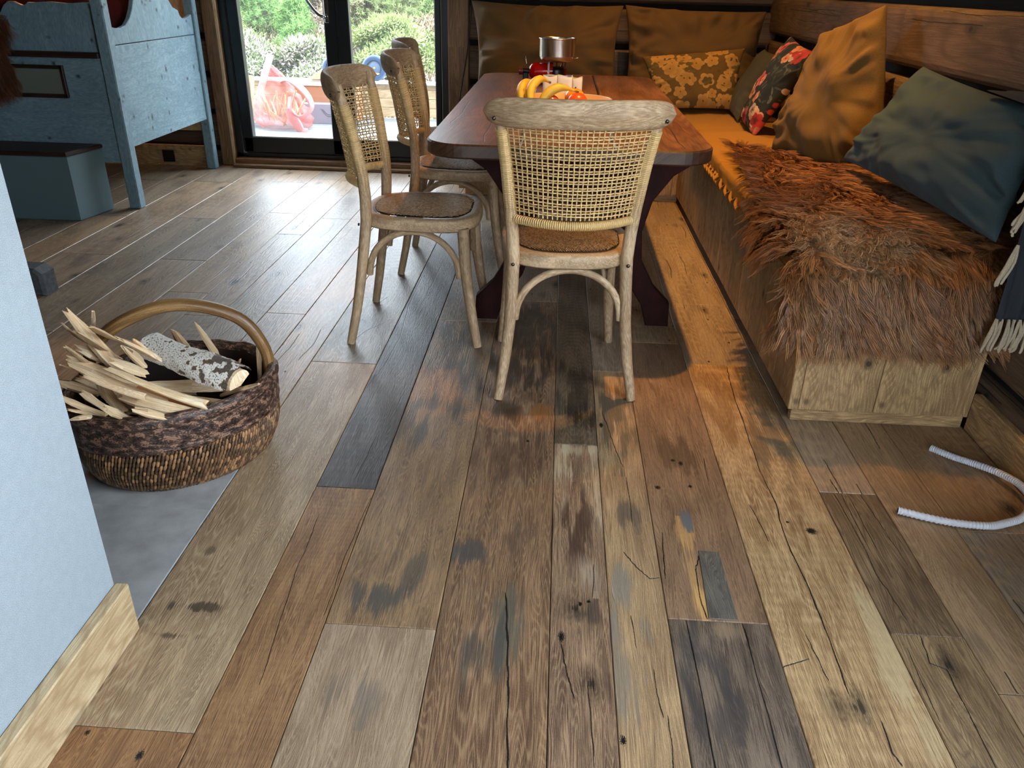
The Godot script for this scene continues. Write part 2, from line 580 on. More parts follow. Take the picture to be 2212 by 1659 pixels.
	M.chair = tex(mat(Color.WHITE, 0.6), wood(192, 640, 380, Color(0.54, 0.43, 0.31), Color(0.74, 0.63, 0.49), Color(0.82, 0.78, 0.71), {"rings": 22.0, "line": 0.25, "fibre": 0.8, "blotch": 0.8, "stretch": 10}), V(1.0 / 0.25, 1.0 / 0.8, 1), 0.06)
	M.cane = mat(Color(0.80, 0.68, 0.47), 0.5)
	M.canebase = mat(Color(0.35, 0.25, 0.14), 0.7)
	M.screw = mat(Color(0.30, 0.28, 0.26), 0.3, 1.0)
	var bk := []
	for q in 34: bk.append([rng.randf_range(0.02, 0.98), rng.randf_range(0.02, 0.98), rng.randf_range(0.006, 0.014), rng.randf_range(0.003, 0.007)])
	M.blue = tex(mat(Color.WHITE, 0.5), wood(320, 640, 390, Color(0.40, 0.51, 0.555), Color(0.52, 0.63, 0.675), Color(0.33, 0.42, 0.46), {"rings": 10.0, "line": 0.12, "fibre": 0.7, "blotch": 0.4, "stretch": 8, "knots": bk}), V(1.0, 1.0 / 1.3, 1), 0.06)
	M.darkwood = tex(mat(Color.WHITE, 0.5), wood(192, 320, 400, Color(0.13, 0.08, 0.06), Color(0.24, 0.15, 0.11), Color(0.10, 0.06, 0.04), {"rings": 8.0, "line": 0.3}), V(2.0, 1.0, 1), 0.05)
	M.stone = tex(mat(Color.WHITE, 0.8), speckle(256, 256, 410, Color(0.22, 0.23, 0.24), Color(0.34, 0.35, 0.36), 0.3, 0.05, 0.5), V(3, 3, 3), 0.0, true)
	M.weave = fabric(256, 430)
	M.lattice = lattice_tex()

func fabric(w: int, seed_: int) -> ImageTexture:
	# plain linen weave, near white, used under a tint
	var g := noise_bytes(w, w, seed_, 0.06, 3)
	var f := noise_bytes(w, w, seed_ + 1, 0.5, 2)
	var d := PackedByteArray()
	d.resize(w * w * 3)
	for y in w:
		for x in w:
			var p := y * w + x
			var s := sin(x * TAU / 4.0) * (1.0 if (y / 4) % 2 == 0 else -1.0) * 0.05
			var t := clampf(0.86 + s + (g[p] - 128) * 0.0006 + (f[p] - 128) * 0.0012, 0, 1)
			for ch in 3: d[p * 3 + ch] = int(t * 255)
	return ImageTexture.create_from_image(Image.create_from_data(w, w, false, Image.FORMAT_RGB8, d))

func lattice_tex() -> ImageTexture:
	# tight herringbone cane of the seat pads
	var w := 256
	var f := noise_bytes(w, w, 440, 0.2, 2)
	var d := PackedByteArray()
	d.resize(w * w * 3)
	for y in w:
		for x in w:
			var p := y * w + x
			var a := (x + y * 2) % 16
			var b := (x * 2 - y + 512) % 16
			var s := 0.35
			if a < 9: s = 0.75 + 0.25 * sin(a * PI / 9.0)
			elif b < 9: s = 0.55 + 0.2 * sin(b * PI / 9.0)
			s *= 0.85 + (f[p] - 128) * 0.002
			d[p * 3] = int(clampf(0.66 * s, 0, 1) * 255); d[p * 3 + 1] = int(clampf(0.46 * s, 0, 1) * 255); d[p * 3 + 2] = int(clampf(0.28 * s, 0, 1) * 255)
	return ImageTexture.create_from_image(Image.create_from_data(w, w, false, Image.FORMAT_RGB8, d))

func cloth(c: Color, s := 12.0) -> StandardMaterial3D:
	var m := mat(c, 0.85)
	tex(m, M.weave, V(s, s, s), 0.04)
	m.rim_enabled = true
	m.rim = 0.3
	m.rim_tint = 0.7
	return m

# ---------------------------------------------------------------- floor
const SEAMS := [-0.876, -0.631, -0.465, -0.217, 0.032, 0.166, 0.297, 0.523, 0.787, 0.948, 1.105, 1.37]

func make_floor() -> void:
	var fl := struct("floor")
	var u := MB.new()
	u.box(V(-1.9, -0.06, -1.7), V(6.62, 0.07, 8.6))
	build(u, "subfloor", M.under, fl)
	# planks that the photograph lets one recognise: [column, far z, near z, dark, light, line colour, options in world metres]
	var grey := Color(0.27, 0.26, 0.25)
	var heroes := [
		[0, -2.595, -0.984, Color(0.47, 0.38, 0.285), Color(0.69, 0.585, 0.455), Color(0.76, 0.69, 0.56), {"rings": 34.0, "arch": [0.15, 0.2, 0.8], "line": 0.5, "stains": [[-0.805, -1.502, 0.03, 0.02, Color(0.30, 0.25, 0.2), 0.6], [-0.759, -1.31, 0.05, 0.012, Color(0.25, 0.21, 0.17), 0.8], [-0.78, -1.22, 0.06, 0.010, Color(0.27, 0.22, 0.18), 0.7]]}],
		[0, -0.984, -0.6, Color(0.40, 0.27, 0.17), Color(0.62, 0.46, 0.31), Color(0.70, 0.54, 0.37), {"rings": 20.0, "line": 0.5, "holes": [[-0.71, -0.93, 0.006, 0.009], [-0.83, -0.97, 0.004, 0.005]]}],
		[0, -4.6, -2.595, Color(0.42, 0.37, 0.32), Color(0.62, 0.56, 0.49), Color(0.70, 0.62, 0.52), {"rings": 20.0, "arch": [0.4, 0.8, 2.0], "line": 0.5, "knots": [[-0.774, -2.95, 0.045, 0.06]], "cracks": [[0.008, [-0.78, -2.752], [-0.739, -2.894], [-0.683, -2.988]], [0.005, [-0.762, -3.174], [-0.725, -3.292]]]}],
		[1, -1.80, -0.6, Color(0.40, 0.28, 0.19), Color(0.63, 0.48, 0.33), Color(0.72, 0.58, 0.41), {"rings": 20.0, "line": 0.4, "saw": 0.05, "cracks": [[0.006, [-0.468, -1.759], [-0.477, -1.512], [-0.472, -1.305]], [0.005, [-0.586, -1.674], [-0.58, -1.452], [-0.549, -1.103]]]}],
		[1, -4.35, -1.80, Color(0.14, 0.12, 0.11), Color(0.33, 0.30, 0.28), Color(0.42, 0.38, 0.34), {"rings": 12.0, "line": 0.4, "saw": 0.08, "cracks": [[0.02, [-0.62, -3.588], [-0.616, -3.185], [-0.59, -2.844], [-0.6, -2.583], [-0.624, -2.398]], [0.01, [-0.55, -3.848], [-0.565, -3.088]], [0.01, [-0.52, -2.1], [-0.53, -1.85]]], "stains": [[-0.55, -2.35, 0.05, 0.1, Color(0.36, 0.32, 0.28), 0.5]]}],
		[2, -1.284, -0.6, Color(0.47, 0.38, 0.295), Color(0.66, 0.565, 0.46), Color(0.72, 0.63, 0.52), {"rings": 18.0, "line": 0.35, "stains": [[-0.34, -1.1, 0.05, 0.06, Color(0.42, 0.39, 0.36), 0.5]]}],
		[2, -3.044, -1.284, Color(0.36, 0.27, 0.19), Color(0.60, 0.48, 0.35), Color(0.70, 0.57, 0.42), {"rings": 26.0, "line": 0.4, "arch": [0.4, 0.6, 0.5], "stains": [[-0.361, -1.373, 0.05, 0.05, grey, 0.75], [-0.30, -1.47, 0.05, 0.06, grey, 0.45], [-0.40, -2.124, 0.07, 0.09, grey, 0.6], [-0.387, -2.316, 0.08, 0.05, grey, 0.55], [-0.3, -2.7, 0.12, 0.35, Color(0.30, 0.27, 0.25), 0.5]]}],
		[3, -3.308, -0.6, Color(0.31, 0.22, 0.16), Color(0.58, 0.45, 0.33), Color(0.74, 0.62, 0.46), {"rings": 20.0, "line": 0.38, "arch": [0.55, 0.66, 1.2], "stains": [[-0.057, -1.30, 0.055, 0.10, Color(0.36, 0.35, 0.30), 0.75], [-0.12, -1.25, 0.05, 0.09, grey, 0.7], [-0.16, -1.555, 0.06, 0.035, grey, 0.8], [-0.08, -1.62, 0.05, 0.05, Color(0.3, 0.24, 0.2), 0.5], [-0.122, -2.594, 0.12, 0.16, Color(0.23, 0.19, 0.16), 0.7], [-0.03, -2.286, 0.06, 0.045, Color(0.62, 0.40, 0.20), 0.7], [-0.13, -2.30, 0.05, 0.06, Color(0.22, 0.17, 0.13), 0.7], [-0.1, -2.05, 0.1, 0.12, Color(0.30, 0.22, 0.18), 0.5], [-0.1, -3.0, 0.15, 0.3, Color(0.26, 0.24, 0.22), 0.6]], "cracks": [[0.012, [-0.073, -1.413], [-0.059, -1.268], [-0.048, -1.119], [-0.039, -0.954], [-0.03, -0.7]]], "holes": [[-0.05, -2.1, 0.005, 0.007]]}],
		[4, -2.093, -0.6, Color(0.33, 0.24, 0.19), Color(0.62, 0.50, 0.38), Color(0.76, 0.65, 0.5), {"rings": 16.0, "line": 0.35, "stains": [[0.045, -1.95, 0.03, 0.16, Color(0.80, 0.72, 0.58), 0.7], [0.155, -1.9, 0.03, 0.2, Color(0.80, 0.72, 0.58), 0.7], [0.1, -2.06, 0.06, 0.03, Color(0.76, 0.70, 0.58), 0.6], [0.105, -1.66, 0.035, 0.15, Color(0.24, 0.17, 0.14), 0.8], [0.12, -1.5, 0.03, 0.06, Color(0.72, 0.66, 0.56), 0.5], [0.1, -1.36, 0.04, 0.03, Color(0.25, 0.22, 0.19), 0.6]], "knots": [[0.087, -1.375, 0.02, 0.03], [0.12, -1.16, 0.02, 0.03]], "holes": [[0.057, -1.285, 0.006, 0.014], [0.1, -1.39, 0.004, 0.006], [0.12, -1.4, 0.004, 0.005]], "cracks": [[0.014, [0.057, -1.264], [0.067, -1.2], [0.084, -1.118]], [0.01, [0.137, -1.53], [0.13, -1.414]], [0.008, [0.112, -1.155], [0.119, -0.966]]]}],
		[4, -3.9, -2.093, Color(0.28, 0.23, 0.18), Color(0.48, 0.40, 0.31), Color(0.58, 0.49, 0.37), {"rings": 18.0, "line": 0.4, "arch": [0.5, 0.8, 3.0], "knots": [[0.11, -2.27, 0.03, 0.05]], "cracks": [[0.012, [0.08, -2.35], [0.1, -2.2]]], "stains": [[0.1, -2.4, 0.06, 0.2, Color(0.22, 0.19, 0.16), 0.6]]}],
		[5, -2.622, -0.6, Color(0.46, 0.36, 0.26), Color(0.73, 0.605, 0.45), Color(0.60, 0.48, 0.34), {"rings": 14.0, "line": 0.35, "stains": [[0.221, -1.746, 0.05, 0.06, grey, 0.6], [0.21, -1.45, 0.035, 0.12, Color(0.50, 0.49, 0.46), 0.6], [0.19, -1.2, 0.03, 0.16, Color(0.48, 0.46, 0.43), 0.5], [0.22, -2.3, 0.07, 0.25, Color(0.33, 0.29, 0.24), 0.7], [0.193, -1.099, 0.018, 0.03, Color(0.45, 0.42, 0.38), 0.5]], "cracks": [[0.014, [0.213, -1.584], [0.241, -1.53], [0.271, -1.49], [0.294, -1.496]], [0.01, [0.248, -1.207], [0.253, -1.143], [0.258, -1.086]], [0.01, [0.267, -1.091], [0.263, -0.977], [0.262, -0.8]], [0.012, [0.189, -2.321], [0.211, -2.145], [0.236, -1.977]], [0.009, [0.242, -1.924], [0.244, -1.709]], [0.008, [0.215, -1.361], [0.22, -1.264]]], "holes": [[0.182, -2.221, 0.006, 0.014], [0.175, -1.03, 0.005, 0.009]]}],
		[6, -2.9, -1.36, Color(0.36, 0.27, 0.20), Color(0.58, 0.46, 0.35), Color(0.68, 0.54, 0.40), {"rings": 20.0, "line": 0.3, "stains": [[0.379, -1.66, 0.018, 0.06, Color(0.76, 0.58, 0.36), 0.7], [0.376, -1.52, 0.02, 0.10, Color(0.74, 0.57, 0.36), 0.7], [0.385, -1.42, 0.012, 0.05, Color(0.78, 0.60, 0.36), 0.8], [0.389, -1.73, 0.010, 0.035, Color(0.36, 0.37, 0.38), 1.0], [0.40, -2.05, 0.04, 0.1, Color(0.28, 0.22, 0.17), 0.5]], "cracks": [[0.009, [0.405, -1.6], [0.384, -1.528], [0.381, -1.435], [0.387, -1.365]], [0.008, [0.319, -1.674], [0.306, -1.493]], [0.006, [0.485, -2.049], [0.479, -1.924]]], "holes": [[0.328, -1.882, 0.007, 0.008], [0.422, -1.896, 0.005, 0.006], [0.411, -2.016, 0.006, 0.01], [0.39, -2.03, 0.006, 0.006]]}],
		[6, -1.36, -0.6, Color(0.25, 0.21, 0.175), Color(0.47, 0.40, 0.335), Color(0.56, 0.47, 0.38), {"rings": 14.0, "line": 0.3, "blotch": 0.9, "stains": [[0.341, -1.248, 0.05, 0.08, Color(0.25, 0.24, 0.24), 0.6], [0.37, -1.085, 0.05, 0.06, Color(0.23, 0.21, 0.21), 0.6], [0.42, -1.33, 0.03, 0.025, Color(0.60, 0.50, 0.38), 0.6]], "cracks": [[0.009, [0.338, -1.361], [0.341, -1.145], [0.341, -1.04], [0.34, -0.9]], [0.010, [0.462, -1.36], [0.464, -1.238], [0.464, -1.114], [0.463, -0.992], [0.462, -0.8]]]}],
		[7, -2.722, -0.6, Color(0.46, 0.34, 0.22), Color(0.74, 0.61, 0.44), Color(0.82, 0.71, 0.54), {"rings": 22.0, "line": 0.35, "saw": 0.05, "arch": [0.45, 0.75, 1.2], "stains": [[0.76, -1.25, 0.03, 0.2, Color(0.80, 0.72, 0.56), 0.6], [0.72, -2.2, 0.06, 0.2, Color(0.38, 0.33, 0.27), 0.6], [0.6, -2.4, 0.06, 0.2, Color(0.50, 0.36, 0.22), 0.5]], "knots": [[0.632, -1.144, 0.03, 0.03]], "holes": [[0.713, -1.716, 0.012, 0.012], [0.66, -1.75, 0.004, 0.004]], "cracks": [[0.008, [0.673, -2.716], [0.654, -2.45], [0.651, -2.264], [0.641, -2.015], [0.649, -1.822], [0.637, -1.688], [0.642, -1.576], [0.647, -1.391], [0.641, -1.174]], [0.008, [0.683, -1.112], [0.679, -1.04], [0.687, -1.012]], [0.006, [0.524, -1.237], [0.585, -1.264]], [0.005, [0.597, -1.335], [0.61, -1.207]], [0.005, [0.576, -1.82], [0.59, -1.659]]]}],
		[8, -1.902, -1.353, Color(0.36, 0.28, 0.20), Color(0.58, 0.48, 0.36), Color(0.26, 0.19, 0.13), {"rings": 13.0, "line": 0.5, "cracks": [[0.007, [0.825, -1.895], [0.832, -1.719], [0.828, -1.537], [0.841, -1.398]], [0.006, [0.864, -1.899], [0.862, -1.54]], [0.006, [0.901, -1.893], [0.917, -1.596]], [0.006, [0.844, -1.897], [0.842, -1.644]]]}],
		[8, -1.353, -0.6, Color(0.42, 0.33, 0.23), Color(0.68, 0.57, 0.42), Color(0.32, 0.24, 0.16), {"rings": 14.0, "line": 0.45, "knots": [[0.871, -1.268, 0.02, 0.03]], "cracks": [[0.009, [0.851, -1.351], [0.841, -1.272], [0.869, -1.257], [0.863, -1.129], [0.86, -1.022], [0.86, -0.8]], [0.006, [0.809, -1.312], [0.797, -1.118]]]}],
	]
	var taken := {}
	for hh in heroes:
		var x0: float = SEAMS[hh[0]]
		var x1: float = SEAMS[hh[0] + 1]
		var z0: float = hh[1]
		var z1: float = hh[2]
		var o: Dictionary = hh[6].duplicate(true)
		var w := x1 - x0
		var l := z1 - z0
		for key in ["stains", "knots", "holes"]:
			for q in o.get(key, []):
				q[0] = (q[0] - x0) / w; q[1] = (q[1] - z0) / l; q[2] = q[2] / w; q[3] = q[3] / l
		for q in o.get("cracks", []):
			for k in range(1, q.size()): q[k] = [(q[k][0] - x0) / w, (q[k][1] - z0) / l]
		if o.has("arch"): o.arch = [o.arch[0], o.arch[1], o.arch[2]]
		var t := wood(int(clampf(w * 1800, 220, 440)), int(clampf(l * 720, 300, 1800)), 500 + taken.size() * 13 + hh[0], hh[3], hh[4], hh[5], o)
		var m := tex(mat(Color.WHITE, 0.42), t, V(1.0 / w, 1.0 / l, 1), 0.25)
		plank(fl, x0, x1, z0, z1, m, Vector2(-x0, -z0), Color.WHITE)
		if not taken.has(hh[0]): taken[hh[0]] = []
		taken[hh[0]].append([z0, z1])
	# all other planks
	var xs := [-5.05, -4.85, -4.62, -4.42, -4.2, -3.95, -3.75, -3.52, -3.3, -3.1, -2.9, -2.7, -2.5, -2.215, -1.96, -1.72, -1.53, -1.38, -1.20, -1.03]
	xs.append_array(SEAMS)
	var far_joints := {"0": [-5.3], "1": [-5.2], "2": [-3.044, -4.6], "3": [-3.308, -5.0], "4": [-3.9, -5.4], "5": [-2.622, -4.5], "6": [-2.9, -4.9], "7": [-2.722, -3.35, -4.4], "8": [-1.902, -3.2, -4.7], "9": [-1.2, -3.4, -4.9], "10": [-1.75, -3.8]}
	for k in xs.size() - 1:
		var x0: float = xs[k]
		var x1: float = xs[k + 1]
		var ci := SEAMS.find(x0)
		var zs := [-6.0, 2.5]
		if ci >= 0:
			zs.append_array(far_joints[str(ci)])
			zs.append(0.9)
			for tk in taken.get(ci, []): zs.append_array(tk)
		else:
			var z := -6.0 + rng.randf_range(0.4, 1.6)
			while z < 2.0:
				zs.append(z)
				z += rng.randf_range(0.9, 2.1)
		zs.sort()
		for q in zs.size() - 1:
			var z0: float = zs[q]
			var z1: float = zs[q + 1]
			if z1 - z0 < 0.05: continue
			var skip := false
			for tk in taken.get(ci, []):
				if z0 > tk[0] - 0.02 and z1 < tk[1] + 0.02: skip = true
			if ci < 0 and x0 > -1.9 and z1 > -2.1:        # the concrete hearth lies here
				if z0 > -2.15: skip = true
				z1 = -2.1
			if skip: continue
			while z1 - z0 > 2.35:
				generic_plank(fl, x0, x1, z0, z0 + 2.2)
				z0 += 2.2
			generic_plank(fl, x0, x1, z0, z1)
	# grey wooden patch let into a plank
	var pm := tex(mat(Color.WHITE, 0.5), wood(96, 300, 990, Color(0.30, 0.28, 0.25), Color(0.46, 0.43, 0.38), Color(0.25, 0.22, 0.2), {"rings": 9.0, "line": 0.4}), V(1.0 / 0.06, 1.0 / 0.24, 1), 0.25)
	var pb := MB.new()
	pb.uo = Vector2(-0.395, 1.606)
	pb.slab(PackedVector2Array([Vector2(0.402, -1.606), Vector2(0.454, -1.605), Vector2(0.455, -1.366), Vector2(0.390, -1.366)]), 0.006, Transform3D(Basis(V(1, 0, 0), V(0, 0, 1), V(0, -1, 0)), V(0, 0.0015, 0)), 0.0008)
	build(pb, "inlay_patch", pm, fl)
	# bare concrete hearth slab below the basket
	var cb := MB.new()
	cb.box(V(-1.386, -0.014, -0.2), V(1.016, 0.026, 3.79), 0.002)
	build(cb, "hearth_slab", M.concrete, fl)

func generic_plank(fl: Node3D, x0: float, x1: float, z0: float, z1: float) -> void:
	var m: StandardMaterial3D = M.plank[rng.randi() % 4]
	var b := rng.randf_range(0.95, 1.22)
	var warm := rng.randf_range(-0.04, 0.05)
	var off := Vector2(rng.randf_range(0, maxf(0.0, 0.5 - (x1 - x0))) - x0, rng.randf_range(0, maxf(0.0, 2.4 - (z1 - z0))) - z0)
	plank(fl, x0, x1, z0, z1, m, off, Color(b + warm + 0.03, b, b - warm - 0.04))

func plank(fl: Node3D, x0: float, x1: float, z0: float, z1: float, m: Material, off: Vector2, tint: Color) -> void:
	var b := MB.new()
	b.uo = off
	b.col = tint
	var dy := rng.randf_range(-0.0009, 0.0)
	b.box(V((x0 + x1) * 0.5, dy - 0.011, (z0 + z1) * 0.5), V(x1 - x0 - 0.0016, 0.022, z1 - z0 - 0.0012), 0.0018)
	build(b, "floor_plank", m, fl)

# ---------------------------------------------------------------- room shell
func log_outline(th: float, y0: float, y1: float) -> PackedVector2Array:
	# end view of one squared log: rounded inner edges
	var o := PackedVector2Array()
	var g := 0.018
	for q in [[0.0, y0 + g + 0.035], [0.004, y0 + g + 0.018], [0.016, y0 + g + 0.006], [0.04, y0 + g], [th, y0 + g], [th, y1 - g], [0.04, y1 - g], [0.016, y1 - g - 0.006], [0.004, y1 - g - 0.018], [0.0, y1 - g - 0.035]]:
		o.append(Vector2(q[0], q[1]))
	return o

func log_wall(w: Node3D, tr: Transform3D, z0: float, z1: float, ys: Array, holes: Array) -> void:
	# logs drawn along tr's z; holes: [z0, z1, y0, y1]
	for k in ys.size() - 1:
		var spans := [[z0, z1]]
		for h in holes:
			if ys[k] >= h[2] - 0.02 and ys[k + 1] <= h[3] + 0.02:
				var ns := []
				for s in spans:
					if h[0] > s[0]: ns.append([s[0], minf(h[0], s[1])])
					if h[1] < s[1]: ns.append([maxf(h[1], s[0]), s[1]])
				spans = ns
		for s in spans:
			var b := MB.new()
			b.uo = Vector2(rng.randf(), rng.randf() * 3.0)
			var t := rng.randf_range(0.85, 1.1)
			b.col = Color(t, t, t)
			b.prism(log_outline(0.11, ys[k], ys[k + 1]), s[0], s[1], tr)
			build(b, "wall_log", M.log, w)
			# the packed joint behind the logs
			var j := MB.new()
			j.prism(PackedVector2Array([Vector2(0.05, ys[k] - 0.02), Vector2(0.1, ys[k] - 0.02), Vector2(0.1, ys[k] + 0.02), Vector2(0.05, ys[k] + 0.02)]), s[0], s[1], tr)
			build(j, "log_joint", M.under, w)

func make_shell() -> void:
	# right wall: squared logs, with a window beside and behind the camera
	var wr := struct("wall_right")
	var ys := [-0.085, 0.18, 0.445, 0.71, 0.975, 1.24, 1.505, 1.77, 2.035, 2.3, 2.565, 2.83, 3.095, 3.36]
	var right := Transform3D(Basis(V(1, 0, 0), V(0, 1, 0), V(0, 0, 1)), V(1.392, 0, 0))
	log_wall(wr, right, -6.0, 2.6, ys, [[-1.55, 0.75, 0.71, 2.3]])
	var wn := struct("window_1", "dark framed side window")
	var f := MB.new()
	for z in [-1.53, -0.4, 0.73]: f.box(V(1.45, 1.505, z), V(0.08, 1.59, 0.05), 0.004)
	for y in [0.73, 2.28]: f.box(V(1.45, y, -0.4), V(0.08, 0.05, 2.3), 0.004)
	build(f, "window_frame", M.frame, wn)
	for z in [-0.965, 0.165]:
		var g := MB.new()
		g.box(V(1.45, 1.505, z), V(0.006, 1.5, 1.08))
		build(g, "pane", M.glass, wn)
	var sl := MB.new()
	sl.axis = 2
	sl.box(V(1.40, 0.70, -0.4), V(0.16, 0.03, 2.34), 0.004)
	build(sl, "window_sill", M.pine, wn)
	# back wall: logs right of the terrace door and left of it
	var wb := struct("wall_back")
	var back := Transform3D(Basis(V(0, 0, -1), V(0, 1, 0), V(1, 0, 0)), V(0, 0, -5.93))
	var yb := [-0.15, 0.11, 0.37, 0.63, 0.885, 1.14, 1.40, 1.66, 1.92, 2.18, 2.44, 2.70, 2.96, 3.22, 3.38]
	log_wall(wb, back, -5.2, 1.5, yb, [[-2.42, -0.72, -0.2, 2.2]])
	var wl := struct("wall_left")
	var pl := MB.new()
	pl.box(V(-1.06, 1.68, 0.68), V(0.346, 3.4, 3.83), 0.006)
	build(pl, "plaster_wall", M.plaster, wl)
	var bl := struct("baseboard_left")
	var bb := MB.new()
	bb.uo = Vector2(0.05, 0.35)
	bb.box(V(-0.8725, 0.0635, 0.68), V(0.029, 0.127, 3.83), 0.003)
	build(bb, "board", M.pine, bl)
	var bk := struct("baseboard_back")
	bb = MB.new()
	bb.axis = 0
	bb.box(V(-3.7, 0.075, -5.815), V(2.3, 0.15, 0.022), 0.003)
	var bo := build(bb, "board", M.bench, bk)
	bb = MB.new()
	bb.box(V(-2.87, 0.07, -5.80), V(0.085, 0.085, 0.012), 0.002)
	build(bb, "vent_cover", mat(Color(0.02, 0.02, 0.02), 0.6), bo)
	var br := struct("baseboard_right")
	bb = MB.new()
	bb.uo = Vector2(0.3, 0.1)
	bb.box(V(1.379, 0.066, 0.13), V(0.026, 0.132, 4.88), 0.003)
	build(bb, "board", M.bench, br)
	var wf := struct("wall_front")
	var m := MB.new()
	for q in [[V(-2.95, 1.65, 2.65), V(4.8, 3.5, 0.1)], [V(1.40, 1.65, 2.65), V(0.5, 3.5, 0.1)], [V(0.3, 0.1, 2.65), V(1.7, 0.4, 0.1)], [V(0.3, 2.85, 2.65), V(1.7, 1.1, 0.1)]]:
		m.box(q[0], q[1])
	build(m, "panel", M.log, wf)
	var w2 := struct("window_2", "dark framed window behind the camera")
	f = MB.new()
	for x in [-0.52, 0.3, 1.12]: f.box(V(x, 1.3, 2.65), V(0.06, 2.0, 0.07), 0.004)
	for y in [0.33, 2.27]: f.box(V(0.3, y, 2.65), V(1.7, 0.06, 0.07), 0.004)
	build(f, "window_frame", M.frame, w2)
	for x in [-0.11, 0.71]:
		var g := MB.new()
		g.box(V(x, 1.3, 2.65), V(0.78, 1.9, 0.006))
		build(g, "pane", M.glass, w2)
	var ws := struct("wall_side")
	m = MB.new()
	m.box(V(-5.15, 1.65, -1.7), V(0.1, 3.5, 8.8))
	build(m, "panel", M.log, ws)
	var ce := struct("ceiling")
	m = MB.new()
	m.box(V(-1.85, 3.41, -1.7), V(7.2, 0.08, 8.9))
	build(m, "panel", M.ceil, ce)

func make_door() -> void:
	var z := -5.95
	var tr := struct("trim_1")
	# casings and threshold in brown wood
	for q in [[V(-2.445, 1.1, -5.915), V(0.11, 2.2, 0.09)], [V(-0.715, 1.1, -5.915), V(0.145, 2.2, 0.09)], [V(-1.58, 2.24, -5.915), V(1.87, 0.1, 0.09)]]:
		var b := MB.new()
		b.axis = 1 if q[1].y > 1 else 0
		b.uo = Vector2(rng.randf(), rng.randf())
		b.box(q[0], q[1], 0.006)
		build(b, "casing", M.trim, tr)
	var s := MB.new()
	s.axis = 0
	s.box(V(-1.58, 0.03, -5.9), V(1.62, 0.06, 0.12), 0.006)
	s.box(V(-1.58, 0.012, -5.82), V(1.62, 0.024, 0.05), 0.004)
	build(s, "threshold", M.trim, tr)
	var st := MB.new()
	st.axis = 1
	st.box(V(-2.40, 1.1, -5.872), V(0.022, 2.2, 0.02), 0.004)
	build(st, "stop_strip", M.pine, tr)
	var d := struct("door_1", "dark double glazed terrace door")
	var f := MB.new()
	f.box(V(-2.365, 1.13, z), V(0.05, 2.14, 0.09), 0.004)
	f.box(V(-0.81, 1.13, z), V(0.05, 2.14, 0.09), 0.004)
	f.box(V(-1.5875, 2.18, z), V(1.6, 0.05, 0.09), 0.004)
	f.box(V(-1.5875, 0.075, z), V(1.6, 0.03, 0.09), 0.004)
	build(f, "door_frame", M.frame, d)
	for q in [[-2.335, -1.5665], [-1.5635, -0.84]]:
		var lf := MB.new()
		var a: float = q[0]
		var b: float = q[1]
		var left: bool = a < -2.0
		var w0 := 0.078 if left else 0.085
		var w1 := 0.09 if left else 0.045
		lf.box(V(a + w0 * 0.5, 1.12, z + 0.01), V(w0, 2.05, 0.07), 0.006)
		lf.box(V(b - w1 * 0.5, 1.12, z + 0.01), V(w1, 2.05, 0.07), 0.006)
		lf.box(V((a + b) * 0.5, 0.147, z + 0.01), V(b - a - 0.02, 0.11, 0.07), 0.006)
		lf.box(V((a + b) * 0.5, 2.1, z + 0.01), V(b - a - 0.02, 0.09, 0.07), 0.006)
		var leaf := build(lf, "door_leaf", M.frame, d)
		var bead := MB.new()
		bead.box(V((a + w0 + b - w1) * 0.5, 0.206, z + 0.032), V(b - a - w0 - w1, 0.012, 0.02), 0.003)
		build(bead, "glazing_bead", M.steel, leaf)
		var g := MB.new()
		g.box(V((a + w0 + b - w1) * 0.5, 1.13, z), V(b - a - w0 - w1 + 0.01, 1.88, 0.006))
		build(g, "pane", M.glass, leaf)
		if left:
			var hd := MB.new()
			hd.box(V(-1.63, 1.105, z + 0.052), V(0.03, 0.23, 0.012), 0.004)
			hd.tube(curve([V(-1.63, 1.03, z + 0.05), V(-1.63, 1.03, z + 0.095), V(-1.645, 1.03, z + 0.105), V(-1.69, 1.06, z + 0.105), V(-1.75, 1.14, z + 0.105), V(-1.77, 1.2, z + 0.105)], 24), 0.01, 10)
			build(hd, "door_handle", M.steel, leaf)

